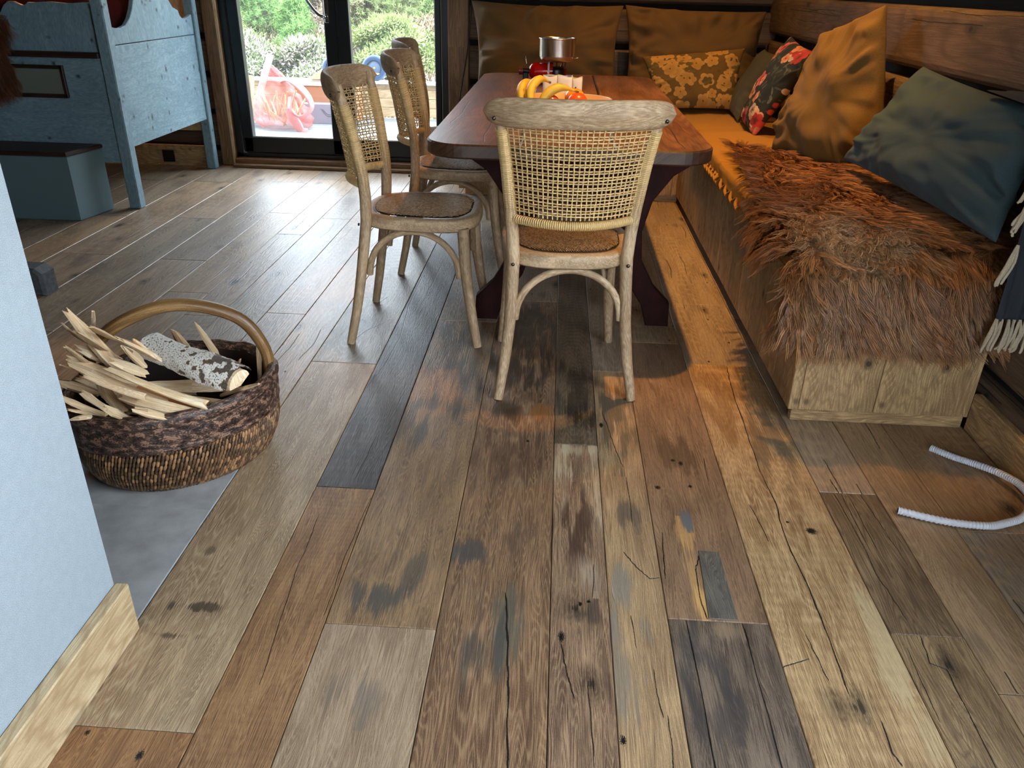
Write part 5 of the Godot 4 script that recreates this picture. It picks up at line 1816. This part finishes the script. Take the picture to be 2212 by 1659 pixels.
	for p in w * h:
		var x := p % w
		var y := p / w
		var c := Color(0.92, 0.90, 0.86).lerp(Color(0.78, 0.76, 0.71), n2[p] / 255.0)
		if n2[p] > 176: c = Color(0.36, 0.34, 0.32)
		var rough := n1[p] - 138 + (y - 178) * 0.6 + (60 - absf(x - 50)) * 0.4
		if rough > 34: c = Color(0.20, 0.18, 0.16).lerp(Color(0.48, 0.44, 0.39), n2[p] / 255.0)
		elif rough > 24: c = Color(0.55, 0.30, 0.14)
		d[p * 3] = int(c.r * 255); d[p * 3 + 1] = int(c.g * 255); d[p * 3 + 2] = int(c.b * 255)
	build(bark, "bark", tex(mat(Color.WHITE, 0.7), ImageTexture.create_from_image(Image.create_from_data(w, h, false, Image.FORMAT_RGB8, d)), V(1, 1, 1), 0.2), lg)
	var body := MB.new()
	var o2 := PackedVector2Array()
	for i in 13:
		var a := PI * i / 12
		o2.append(Vector2(cos(a) * 0.038, sin(a) * 0.034))
	o2.append(Vector2(0.0, -0.012))
	body.prism(o2, -0.166, 0.166, Transform3D(Basis(side, up, dir), Vector3.ZERO))
	build(body, "split_wood", M.split, lg)

func stick(p: Vector3, q: Vector3, w: float, seed_: int, bark := false) -> ArrayMesh:
	# a splintered piece: uneven cross-section, torn ends
	var rg := RandomNumberGenerator.new()
	rg.seed = seed_
	var d := (q - p).normalized()
	var x := d.cross(V(0.2, 1, 0.3)).normalized()
	var y := x.cross(d)
	var cs := [Vector2(-0.5, -0.14), Vector2(-0.15, -0.25), Vector2(0.3, -0.2), Vector2(0.5, -0.05), Vector2(0.46, 0.16), Vector2(0.12, 0.24), Vector2(-0.28, 0.2), Vector2(-0.5, 0.05)]
	for k in cs.size(): cs[k] *= rg.randf_range(0.75, 1.2)
	var l := p.distance_to(q)
	var b := MB.new()
	b.uo = Vector2(rg.randf(), rg.randf())
	var s := rg.randf_range(0.82, 1.05)
	var bend := (x * rg.randf_range(-1, 1) + y * rg.randf_range(-1, 1)) * l * 0.03
	var n := 7
	var ring := []
	var torn0 := []
	var torn1 := []
	for k in cs.size():
		torn0.append(rg.randf_range(-0.9, 1.0) * w * 0.9)
		torn1.append(rg.randf_range(-0.6, 0.6) * w * 0.6)
	for j in n + 1:
		var t := float(j) / n
		var row := []
		var sc := 1.0 + 0.18 * sin(t * 4.0 + seed_)
		for k in cs.size():
			var off := 0.0
			if j == 0: off = -absf(torn0[k]) * 1.2
			if j == n: off = torn1[k]
			var z: Vector2 = cs[k] * w * sc * (0.6 if j == 0 else 1.0)
			row.append(p + d * (l * t + off) + x * z.x + y * z.y + bend * 4.0 * t * (1.0 - t))
		ring.append(row)
	for j in n:
		for k in cs.size():
			var k2 := (k + 1) % cs.size()
			b.col = Color(s, s * 0.985, s * 0.95)
			if bark and k > 3 and k < 7 and j > 0: b.col = Color(0.62, 0.36, 0.2)
			var mid := p + d * l * (j + 0.5) / n + bend * 4.0 * ((j + 0.5) / n) * (1.0 - (j + 0.5) / n)
			var u0: float = k * w * 0.35
			b.poly([ring[j][k], ring[j][k2], ring[j + 1][k2], ring[j + 1][k]], mid, [Vector2(u0, l * j / n) + b.uo, Vector2(u0 + w * 0.35, l * j / n) + b.uo, Vector2(u0 + w * 0.35, l * (j + 1) / n) + b.uo, Vector2(u0, l * (j + 1) / n) + b.uo])
	b.col = Color(s, s * 0.95, s * 0.85)
	for e in [0, n]:
		var c := Vector3.ZERO
		for k in cs.size(): c += ring[e][k]
		c /= cs.size()
		var ins: Vector3 = c + d * (0.1 if e == 0 else -0.1)
		for k in cs.size(): b.poly([c, ring[e][k], ring[e][(k + 1) % cs.size()]], ins)
	return b.mesh()

# ---------------------------------------------------------------- on the table
func make_table_things() -> void:
	var red := mat(Color(0.62, 0.03, 0.03), 0.18)
	var black := mat(Color(0.03, 0.03, 0.03), 0.4)
	var s := thing("camping_stove", "red and black camping gas stove under a steel pot on the table", "stove", V(-0.06, 0.77, -4.68))
	var b := MB.new()
	b.lathe([Vector2(0.001, -0.03), Vector2(0.025, -0.029), Vector2(0.040, -0.016), Vector2(0.046, 0.004), Vector2(0.046, 0.07), Vector2(0.046, 0.10)], 28, Vector3.ZERO)
	var can := build(b, "gas_canister", red, s)
	can.transform = Transform3D(Basis(V(0, 1, 0), V(1, 0, 0), V(0, 0, -1)), V(-0.085, 0.062, 0.0))
	b = MB.new()
	b.lathe([Vector2(0.047, 0.072), Vector2(0.0475, 0.074), Vector2(0.0475, 0.08), Vector2(0.047, 0.082)], 28, Vector3.ZERO)
	build(b, "label_band", mat(Color(0.8, 0.8, 0.78), 0.4), can)
	b = MB.new()
	b.tube([V(-0.115, 0.062, 0), V(-0.15, 0.062, 0)], 0.014, 10)
	b.box(V(-0.135, 0.03, 0), V(0.03, 0.05, 0.02), 0.004)
	build(b, "valve", M.darksteel, s)
	b = MB.new()
	b.tube([V(-0.15, 0.062, 0), V(-0.172, 0.062, 0)], 0.021, 8)
	build(b, "valve_knob", mat(Color(0.35, 0.05, 0.05), 0.4), s)
	b = MB.new()
	b.tube(curve([V(-0.14, 0.08, 0), V(-0.135, 0.11, 0.01), V(-0.138, 0.14, 0.01), V(-0.13, 0.10, 0.015)], 16), 0.0015, 5)
	build(b, "wire_key", M.steel, s)
	b = MB.new()
	b.lathe([Vector2(0.03, 0.0), Vector2(0.048, 0.004), Vector2(0.048, 0.07), Vector2(0.036, 0.086), Vector2(0.02, 0.088), Vector2(0.001, 0.088)], 24, V(0.035, 0.0, 0))
	build(b, "burner", black, s)
	for k in 5:
		b = MB.new()
		var a := TAU * k / 5 + 0.3
		var d := V(cos(a), 0, sin(a))
		b.tube([V(0.035, 0.07, 0) + d * 0.03, V(0.035, 0.095, 0) + d * 0.05, V(0.035, 0.1145, 0) + d * 0.052, V(0.035, 0.1145, 0) + d * 0.015], 0.004, 6)
		build(b, "pot_support", black, s)
	b = MB.new()
	b.tube(curve([V(-0.12, 0.02, 0.02), V(-0.06, 0.006, 0.06), V(0.0, 0.004, 0.05), V(0.05, 0.004, 0.05)], 14), 0.003, 6)
	build(b, "fuel_line", M.darksteel, s)
	b = MB.new()
	b.ball(V(0.06, 0.055, -0.05), V(0.035, 0.035, 0.03))
	build(b, "rear_canister", red, s)
	var p := thing("camping_pot", "open stainless steel camping pot on the red stove", "pot", V(-0.025, 0.886, -4.68))
	b = MB.new()
	b.lathe([Vector2(0.001, 0.0), Vector2(0.075, 0.0), Vector2(0.088, 0.006), Vector2(0.095, 0.018), Vector2(0.097, 0.03), Vector2(0.098, 0.112), Vector2(0.103, 0.114), Vector2(0.103, 0.118), Vector2(0.098, 0.119), Vector2(0.0965, 0.115), Vector2(0.0955, 0.03), Vector2(0.085, 0.008), Vector2(0.001, 0.004)], 48, Vector3.ZERO)
	build(b, "pot_body", mat(Color(0.82, 0.80, 0.77), 0.26, 1.0), p)
	b = MB.new()
	b.tube(curve([V(0.085, 0.012, 0.03), V(0.105, 0.02, 0.04), V(0.118, 0.022, 0.035), V(0.11, 0.018, 0.02)], 10), 0.0025, 6)
	build(b, "handle_clip", M.steel, p)
	# cream blocks of candle
	var wax := mat(Color(0.95, 0.92, 0.86), 0.55)
	wax.subsurf_scatter_enabled = true
	wax.subsurf_scatter_strength = 0.2
	var k2 := 0
	for q in [[-0.052, 0.072, 0.09, "cream candle block, left one of the three on the table"], [0.022, 0.076, 0.089, "cream candle block, middle one of the three on the table"], [0.085, 0.05, 0.083, "cream candle block, right and narrowest of the three"]]:
		b = MB.new()
		var rows := []
		for j in 7:
			var row := []
			var f := j / 6.0
			for i in 33:
				var a := TAU * i / 32
				var e := 1.0 / pow(pow(absf(cos(a)), 7.0) + pow(absf(sin(a)), 7.0), 1.0 / 7.0)
				var y: float = q[2] * minf(1.0, f * 1.2)
				var sc := 1.0 if j < 6 else 0.9
				if j >= 5: y += 0.003 * sin(a * 3.0 + k2 * 2.0) + 0.002 * cos(a * 2.0)
				if j == 6: y -= 0.004
				row.append(V(cos(a) * e * q[1] * 0.49 * sc, y, sin(a) * e * 0.03 * sc))
			rows.append(row)
		b.grid(rows)
		var top := []
		for i in 32: top.append(rows[6][i])
		b.poly(top, V(0, 0, 0))
		var o := build(b, "candle_block", wax)
		o.position = V(q[0], 0.7702, -4.2)
		tag(o, q[3], "candle", "candle blocks on the table")
		k2 += 1
	# fruit bowl
	var bw := thing("fruit_bowl", "shallow wooden fruit bowl behind the near chair's rail", "bowl", V(0.02, 0.77, -3.60))
	b = MB.new()
	b.lathe([Vector2(0.001, 0.0), Vector2(0.10, 0.0), Vector2(0.15, 0.012), Vector2(0.19, 0.035), Vector2(0.205, 0.056), Vector2(0.200, 0.058), Vector2(0.185, 0.040), Vector2(0.14, 0.018), Vector2(0.001, 0.008)], 48, Vector3.ZERO, 1.0, 0.82)
	build(b, "bowl_body", mat(Color(0.73, 0.58, 0.42), 0.35), bw)
	b = MB.new()
	var rp := []
	for k in 49: rp.append(V(cos(TAU * k / 48) * 0.2035, 0.057, sin(TAU * k / 48) * 0.2035 * 0.82))
	b.tube(rp, 0.0035, 6, false)
	build(b, "bowl_rim", mat(Color(0.75, 0.72, 0.68), 0.25), bw)
	var ban := mat(Color(1, 1, 1), 0.5)
	var bd := [[V(-0.155, 0.80, -3.50), V(-0.165, 0.855, -3.53), V(-0.15, 0.885, -3.60), V(-0.11, 0.885, -3.68), "leftmost banana in the fruit bowl, half behind the next"], [V(-0.115, 0.795, -3.46), V(-0.125, 0.862, -3.50), V(-0.09, 0.905, -3.56), V(-0.045, 0.885, -3.64), "upright middle banana in the fruit bowl"], [V(-0.09, 0.80, -3.45), V(-0.055, 0.855, -3.47), V(0.0, 0.882, -3.49), V(0.075, 0.862, -3.53), "banana lying to the right across the fruit bowl"]]
	for q in bd:
		b = MB.new()
		var path := curve([q[0], q[1], q[2], q[3]], 18)
		var rad := lerps([0.007, 0.015, 0.019, 0.0205, 0.0205, 0.019, 0.013, 0.006, 0.0045], 18)
		var cc := []
		b.col = Color(0.66, 0.44, 0.05)
		b.tube(path, rad, 7, false)
		for i in b.v.size():
			var t := float(i / 8) / 18.0
			var c := Color(0.66, 0.44, 0.045)
			if t > 0.93 or t < 0.05: c = Color(0.16, 0.11, 0.03)
			elif rng.randf() < 0.06: c = Color(0.40, 0.24, 0.03)
			b.c[i] = c
		b.col = Color(0.12, 0.08, 0.02)
		b.ball(path[0], V(0.007, 0.007, 0.007), 8, 5)
		b.ball(path[18], V(0.0055, 0.0055, 0.0055), 8, 5)
		tag(build(b, "banana", ban), q[4], "banana", "bananas in the fruit bowl")
	for q in [[V(-0.035, 0.822, -3.485), 0.036, Color(0.55, 0.07, 0.02), "small dark red tomato beside the bananas", "tomato"], [V(0.075, 0.826, -3.50), 0.042, Color(0.62, 0.09, 0.02), "large red tomato at the bowl's middle", "tomato"], [V(0.065, 0.83, -3.60), 0.044, Color(0.80, 0.28, 0.04), "orange behind the large tomato in the bowl", "orange"]]:
		b = MB.new()
		b.col = q[2]
		b.ball(q[0], V(q[1], q[1] * 0.88, q[1]), 22, 14)
		var fm := mat(Color.WHITE, 0.25)
		var fo := build(b, q[4], fm)
		tag(fo, q[3], q[4], "round fruit in the bowl")
		var stm := MB.new()
		stm.tube([q[0] + V(0, q[1] * 0.86, 0), q[0] + V(0.003, q[1] * 1.0, 0)], 0.003, 6)
		build(stm, "stem", mat(Color(0.2, 0.25, 0.08), 0.7), fo)

func make_hose() -> void:
	var t := thing("conduit_hose", "white flexible conduit hose looping on the floor by the right wall", "hose")
	var path := curve([V(1.196, 0.013, -2.155), V(1.245, 0.013, -2.106), V(1.287, 0.015, -2.072), V(1.33, 0.026, -2.005), V(1.345, 0.04, -1.92), V(1.335, 0.035, -1.85), V(1.298, 0.016, -1.805), V(1.236, 0.0125, -1.776), V(1.181, 0.0125, -1.761), V(1.078, 0.0125, -1.772), V(0.97, 0.0125, -1.811)], 420)
	var rad := []
	for k in 421:
		var rr := 0.0098 + 0.0013 * sin(k * PI / 1.9)
		rad.append(rr)
	var b := MB.new()
	b.tube(path, rad, 12, false)
	build(b, "corrugated_tube", mat(Color(0.80, 0.81, 0.84), 0.45), t)
	for e in [[path[0], (path[0] - path[3]).normalized()], [path[420], (path[420] - path[417]).normalized()]]:
		b = MB.new()
		b.tube([e[0] - e[1] * 0.002, e[0] + e[1] * 0.0015], 0.0065, 10)
		build(b, "open_end", mat(Color(0.12, 0.11, 0.11), 0.8), t)

# ---------------------------------------------------------------- terrace
func make_cable() -> void:
	var b := MB.new()
	b.tube(curve([V(-0.615, 1.2, -5.845), V(-0.63, 1.0, -5.84), V(-0.655, 0.8, -5.845), V(-0.70, 0.55, -5.845), V(-0.72, 0.3, -5.84), V(-0.70, 0.02, -5.83)], 40), 0.004, 6)
	tag(build(b, "power_cable", mat(Color(0.03, 0.03, 0.035), 0.5)), "thin black cable hanging down the casing right of the glass door", "cable")

func make_terrace() -> void:
	var dk := tex(mat(Color.WHITE, 0.7), wood(128, 512, 91, Color(0.39, 0.40, 0.40), Color(0.50, 0.51, 0.50), Color(0.32, 0.32, 0.31), {"rings": 5.0, "line": 0.3}), V(6.0, 0.5, 1), 0.05)
	var t := thing("terrace_deck", "weathered grey board deck outside the glass door", "deck")
	var z := -6.02
	while z > -8.5:
		var b := MB.new()
		b.axis = 0
		b.uo = Vector2(rng.randf(), rng.randf() * 2)
		var s := rng.randf_range(0.9, 1.05)
		b.col = Color(s, s, s)
		b.box(V(-2.0, -0.045, z - 0.06), V(9.0, 0.03, 0.116), 0.003)
		build(b, "deck_board", dk, t)
		z -= 0.12
	var pr := thing("terrace_parapet", "low pale wooden parapet along the deck's edge", "parapet")
	for y in [0.015, 0.105, 0.195, 0.265]:
		var b := MB.new()
		b.axis = 0
		b.uo = Vector2(rng.randf(), rng.randf() * 2)
		var hh := 0.086 if y < 0.25 else 0.05
		b.box(V(-2.0, y + 0.02, -8.52), V(9.0, hh, 0.04), 0.003)
		build(b, "board", M.pine, pr)
	var cp := MB.new()
	cp.axis = 0
	cp.box(V(-2.0, 0.322, -8.53), V(9.0, 0.026, 0.14), 0.004)
	build(cp, "cap_rail", mat(Color(0.78, 0.80, 0.80), 0.6), pr)
	# pink sack of kindling
	var at := V(-2.62, -0.026, -7.75)
	var sk := thing("mesh_sack", "pink plastic sack full of split kindling on the deck", "sack", at)
	var f := FastNoiseLite.new()
	f.seed = 4
	f.frequency = 3.0
	var rows := []
	for j in 27:
		var h := j / 26.0
		var row := []
		for i in 41:
			var a := TAU * (i % 40) / 40
			var r := 0.29 * minf(1.0, 0.75 + h * 2.0) * pow(maxf(0.0, 1.0 - h * 0.97), 0.62)
			var n := f.get_noise_3d(cos(a) * 1.2, h * 1.6, sin(a) * 1.2) + 0.5 * f.get_noise_3d(cos(a) * 4.0, h * 5.0, sin(a) * 4.0)
			r *= 1.0 + 0.3 * n
			row.append(V(cos(a) * r * 1.05 - 0.10 * h, h * 0.55, sin(a) * r * 0.75))
		rows.append(row)
	var b := MB.new()
	b.grid(rows)
	var pk := mat(Color(0.80, 0.42, 0.39, 0.42), 0.5)
	pk.transparency = BaseMaterial3D.TRANSPARENCY_ALPHA
	build(b, "plastic", pk, sk)
	b = MB.new()
	for q in [[V(0.02, 0.42, 0.05), V(0.12, 0.44, 0.1), V(0.26, 0.33, 0.12), V(0.30, 0.2, 0.12), V(0.2, 0.12, 0.18), V(0.12, 0.18, 0.2), V(0.12, 0.3, 0.16)], [V(0.1, 0.2, 0.2), V(0.2, 0.02, 0.2), V(0.27, 0.0, 0.22)]]:
		b.tube(curve(q, 30), lerps([0.03, 0.05, 0.045, 0.03, 0.035, 0.03], 30), 8, true, 0.35)
	build(b, "handle_loop", mat(Color(0.80, 0.48, 0.46), 0.5), sk)
	for k in 26:
		var a := rng.randf() * TAU
		var r := rng.randf() * 0.17
		var p := at + V(cos(a) * r, 0.03 + rng.randf() * 0.08, sin(a) * r * 0.6)
		var q := p + V(rng.randf_range(-0.16, 0.16), rng.randf_range(0.06, 0.26), rng.randf_range(-0.08, 0.08))
		tag(build(stick(p, q, rng.randf_range(0.015, 0.03), 600 + k), "kindling_stick", M.split), "split kindling stick inside the pink sack outdoors", "firewood", "kindling in the sack")
	# leaning offcuts at the left
	var wh := mat(Color(0.70, 0.68, 0.63), 0.7)
	b = MB.new()
	b.bar(V(-3.02, -0.03, -7.9), V(-2.80, 0.60, -8.05), 0.02, 0.16, 0.003, V(0, 0, 1))
	tag(build(b, "offcut_board", wh), "pale board leaning behind the pink sack", "board", "boards on the deck")
	b = MB.new()
	b.bar(V(-2.98, -0.03, -7.75), V(-2.94, 0.42, -7.85), 0.03, 0.09, 0.003, V(0, 0, 1))
	tag(build(b, "offcut_board", M.pine), "short pine board standing left of the pink sack", "board", "boards on the deck")
	# boxes
	var cb := thing("cardboard_box", "brown cardboard box behind the pink sack on the deck", "box", V(-2.33, -0.03, -8.28))
	b = MB.new()
	b.box(V(0, 0.17, 0), V(0.62, 0.34, 0.3), 0.004)
	build(b, "body", mat(Color(0.62, 0.42, 0.28), 0.85), cb)
	for sgn in [-1.0, 1.0]:
		b = MB.new()
		b.box(V(0.0, 0.352, sgn * 0.08), V(0.6, 0.006, 0.15), 0.001, Basis(V(1, 0, 0), sgn * 0.1))
		build(b, "flap", mat(Color(0.68, 0.48, 0.33), 0.85), cb)
	var gb := thing("grey_carton", "grey carton with a printed line mark beside the pink sack", "box", V(-2.33, -0.03, -8.03))
	b = MB.new()
	b.box(V(0.05, 0.095, -0.06), V(0.5, 0.19, 0.12), 0.004)
	build(b, "body", mat(Color(0.52, 0.50, 0.55), 0.8), gb)
	b = MB.new()
	for w in [0.0, 0.018]:
		b.tube([V(-0.02 + w, 0.15 - w * 0.4, 0.001), V(0.04 + w * 0.3, 0.075 + w, 0.001), V(0.10 - w * 0.6, 0.075 + w, 0.001), V(0.13 - w * 0.6, 0.12, 0.001)], 0.0025, 5)
	build(b, "printed_mark", mat(Color(0.34, 0.32, 0.37), 0.8), gb)
	for k in 4:
		b = MB.new()
		b.axis = 0
		b.bar(V(-2.56 + 0.03 * k, 0.352 + 0.019 * k, -8.47 - 0.01 * k), V(-2.0 + 0.05 * k, 0.345 + 0.019 * k, -8.55), 0.09, 0.018, 0.002)
		tag(build(b, "loose_batten", M.pine), ["lowest pine batten lying on the terrace parapet", "second pine batten from below on the terrace parapet", "third pine batten from below on the terrace parapet", "topmost pine batten lying on the terrace parapet"][k], "board", "battens on the parapet")
	# blue toy wheels standing on the parapet
	for q in [[V(-1.90, 0.43, -8.53), 0.125, "blue round wheel on the parapet, right of the mullion"], [V(-2.40, 0.43, -8.75), 0.10, "small grey-blue wheel rim beyond the parapet"]]:
		var w := thing("toy_wheel", q[2], "wheel", q[0])
		b = MB.new()
		b.lathe([Vector2(0.62, -0.03), Vector2(0.85, -0.035), Vector2(1.0, -0.02), Vector2(1.0, 0.02), Vector2(0.85, 0.035), Vector2(0.62, 0.03)], 32, Vector3.ZERO)
		var ty := build(b, "tyre", mat(Color(0.20, 0.29, 0.42), 0.5), w)
		ty.transform = Transform3D(Basis(V(q[1], 0, 0), V(0, 0, 1), V(0, -q[1], 0)), V(0, q[1] - 0.098, 0))
		b = MB.new()
		b.lathe([Vector2(0.001, -0.02), Vector2(0.64, -0.02), Vector2(0.64, 0.02), Vector2(0.001, 0.02)], 32, Vector3.ZERO)
		var dc := build(b, "disc", mat(Color(0.36, 0.44, 0.54), 0.5), w)
		dc.transform = ty.transform
		b = MB.new()
		b.ball(Vector3.ZERO, V(0.12, 0.03, 0.12), 12, 8)
		var hb := build(b, "hub", mat(Color(0.80, 0.66, 0.2), 0.5), w)
		hb.transform = ty.transform

func make_outdoors() -> void:
	# rough hillside behind the terrace
	var f := FastNoiseLite.new()
	f.seed = 21
	f.frequency = 0.35
	var ground := func(x: float, z: float) -> float:
		var d := -z - 9.0
		return -0.75 + 0.30 * d + 0.05 * sin(x * 0.7) * minf(d, 3.0) + 0.25 * f.get_noise_2d(x, z)
	var rows := []
	var cols := []
	for j in 46:
		var row := []
		var rc := []
		for i in 61:
			var x := -26.0 + 0.75 * i
			var z := -8.7 - 0.7 * j
			row.append(V(x, ground.call(x, z), z))
			var n := f.get_noise_2d(x * 3.0, z * 3.0)
			rc.append(Color(0.11, 0.085, 0.05).lerp(Color(0.08, 0.10, 0.035), clampf(0.5 + n, 0, 1)))
		rows.append(row); cols.append(rc)
	var b := MB.new()
	b.grid(rows, false, [], cols)
	var hs := build(b, "hillside", mat(Color.WHITE, 0.95))
	tag(hs, "rough brown and green hillside behind the terrace", "hillside")
	# leaf sprigs
	var sprig := MB.new()
	for k in 7:
		var a := k * 2.4
		var d := V(cos(a), 0.5 + 0.1 * k, sin(a)).normalized()
		var s := d.cross(V(0, 1, 0)).normalized()
		var o := d * 0.02 * k
		sprig.poly([o, o + d * 0.05 + s * 0.016, o + d * 0.10, o + d * 0.05 - s * 0.016], o - d.cross(s))
	var sm := sprig.mesh()
	var needle := MB.new()
	for k in 9:
		var a := k * 2.4
		var d := V(cos(a) * 0.5, 0.35, sin(a) * 0.5).normalized()
		var s := d.cross(V(0.3, 1, 0)).normalized()
		var o := V(0, 0.016 * k, 0)
		needle.poly([o - s * 0.007, o + d * 0.09, o + s * 0.007], o - d.cross(s))
	var nm := needle.mesh()
	var leaf := mat(Color.WHITE, 0.8)
	leaf.backlight_enabled = true
	leaf.backlight = Color(0.5, 0.5, 0.4)
	var scatter := func(parent: Node3D, mesh: ArrayMesh, places: Array) -> void:
		var mm := MultiMesh.new()
		mm.transform_format = MultiMesh.TRANSFORM_3D
		mm.use_colors = true
		mm.mesh = mesh
		mm.instance_count = places.size()
		for k in places.size():
			mm.set_instance_transform(k, places[k][0])
			mm.set_instance_color(k, places[k][1])
		var mi := MultiMeshInstance3D.new()
		mi.name = "foliage"
		mi.multimesh = mm
		mi.material_override = leaf
		mi.set_meta("kind", "stuff")
		parent.add_child(mi, true)
	var green := [Color(0.11, 0.22, 0.055), Color(0.21, 0.34, 0.09)]
	var olive := [Color(0.17, 0.23, 0.08), Color(0.32, 0.34, 0.13)]
	var white := [Color(0.28, 0.25, 0.20), Color(0.52, 0.47, 0.42)]
	var dry := [Color(0.26, 0.18, 0.12), Color(0.40, 0.31, 0.22)]
	# [x, z, radius, height, tones, needles, name, label]
	var list := [
		[-4.9, -13.2, 0.75, 1.9, green, true, "juniper_bush", "bright green juniper at the left edge of the door glass"],
		[-3.95, -12.6, 0.35, 0.75, green, true, "juniper_bush", "small bright green juniper below the door handle"],
		[-4.75, -12.0, 0.40, 0.6, olive, true, "juniper_bush", "low yellow-green juniper left, behind the pale shrub"],
		[-2.9, -14.0, 0.85, 2.0, olive, true, "juniper_bush", "large soft green juniper behind the right door leaf"],
		[-1.9, -14.2, 0.5, 1.6, green, true, "juniper_bush", "green juniper at the right edge of the door glass"],
		[-4.35, -11.0, 0.60, 0.75, white, false, "pale_shrub", "pale flowering shrub above the pink sack"],
		[-3.45, -11.2, 0.45, 0.7, white, false, "pale_shrub", "pale shrub by the mullion, above the brown box"],
		[-2.3, -11.2, 0.45, 0.5, white, false, "pale_shrub", "pale shrub at right behind the parapet"],
		[-3.6, -13.8, 0.5, 0.9, dry, false, "dry_shrub", "brown dry shrub between the junipers"],
		[-2.5, -12.3, 0.5, 0.6, olive, false, "low_shrub", "yellow-green low shrub behind the right door leaf"],
	]
	var rg := RandomNumberGenerator.new()
	rg.seed = 44
	for q in list:
		var y0: float = ground.call(q[0], q[1])
		var t := thing(q[6], q[7], "bush", V(q[0], y0, q[1]))
		var st := MB.new()
		for k in 5:
			var a := TAU * k / 5
			st.tube(curve([V(0, -0.1, 0), V(cos(a) * 0.1, q[3] * 0.3, sin(a) * 0.1), V(cos(a) * q[2] * 0.5, q[3] * 0.75, sin(a) * q[2] * 0.5)], 8), lerps([0.02, 0.008], 8), 5)
		build(st, "stems", mat(Color(0.25, 0.18, 0.12), 0.9), t)
		var places := []
		var count := int(3200.0 * q[2] * q[3] / 0.5) if q[5] else int(3000.0 * q[2] * q[3] / 0.3)
		for k in count:
			var a := rg.randf() * TAU
			var h := pow(rg.randf(), 0.8)
			var r: float = q[2] * sqrt(rg.randf_range(0.25, 1.0)) * (1.0 - 0.75 * h if q[5] else sqrt(1.0 - h * h * 0.9))
			r *= 1.0 + 0.35 * sin(a * 3.0 + h * 9.0)
			var p := V(cos(a) * r, h * q[3], sin(a) * r)
			var out := V(cos(a), 0.7, sin(a)) + V(rg.randf_range(-0.7, 0.7), rg.randf_range(-0.5, 0.6), rg.randf_range(-0.7, 0.7))
			out = out.normalized()
			var x := out.cross(V(0.1, 0.2, 1)).normalized()
			var s := rg.randf_range(0.35, 0.8)
			var c: Color = (q[4][0] as Color).lerp(q[4][1], rg.randf())
			if q[4] == white and rg.randf() < 0.35: c = Color(0.13, 0.17, 0.06)
			places.append([Transform3D(Basis(x * s, out * s, x.cross(out) * s), p), c])
		scatter.call(t, nm if q[5] else sm, places)
	# undergrowth
	var un := thing("undergrowth", "mixed heather and grass covering the hillside", "plants")
	un.set_meta("kind", "stuff")
	var places := []
	for k in 45000:
		var z := -9.0 - 11.0 * pow(rg.randf(), 1.3)
		var x := -0.37 * -z + rg.randf_range(-0.16, 0.24) * -z
		var n := f.get_noise_2d(x * 2.0, z * 2.0)
		var pal: Array = olive if n > 0.12 else (dry if n > -0.2 else white)
		var c: Color = (pal[0] as Color).lerp(pal[1], rg.randf())
		var out := V(rg.randf_range(-0.6, 0.6), 1, rg.randf_range(-0.3, 0.7)).normalized()
		var xx := out.cross(V(0.1, 0.2, 1)).normalized()
		var s := rg.randf_range(0.35, 0.9)
		places.append([Transform3D(Basis(xx * s, out * s, xx.cross(out) * s), V(x, ground.call(x, z) + rg.randf() * 0.15, z)), c])
	scatter.call(un, sm, places)
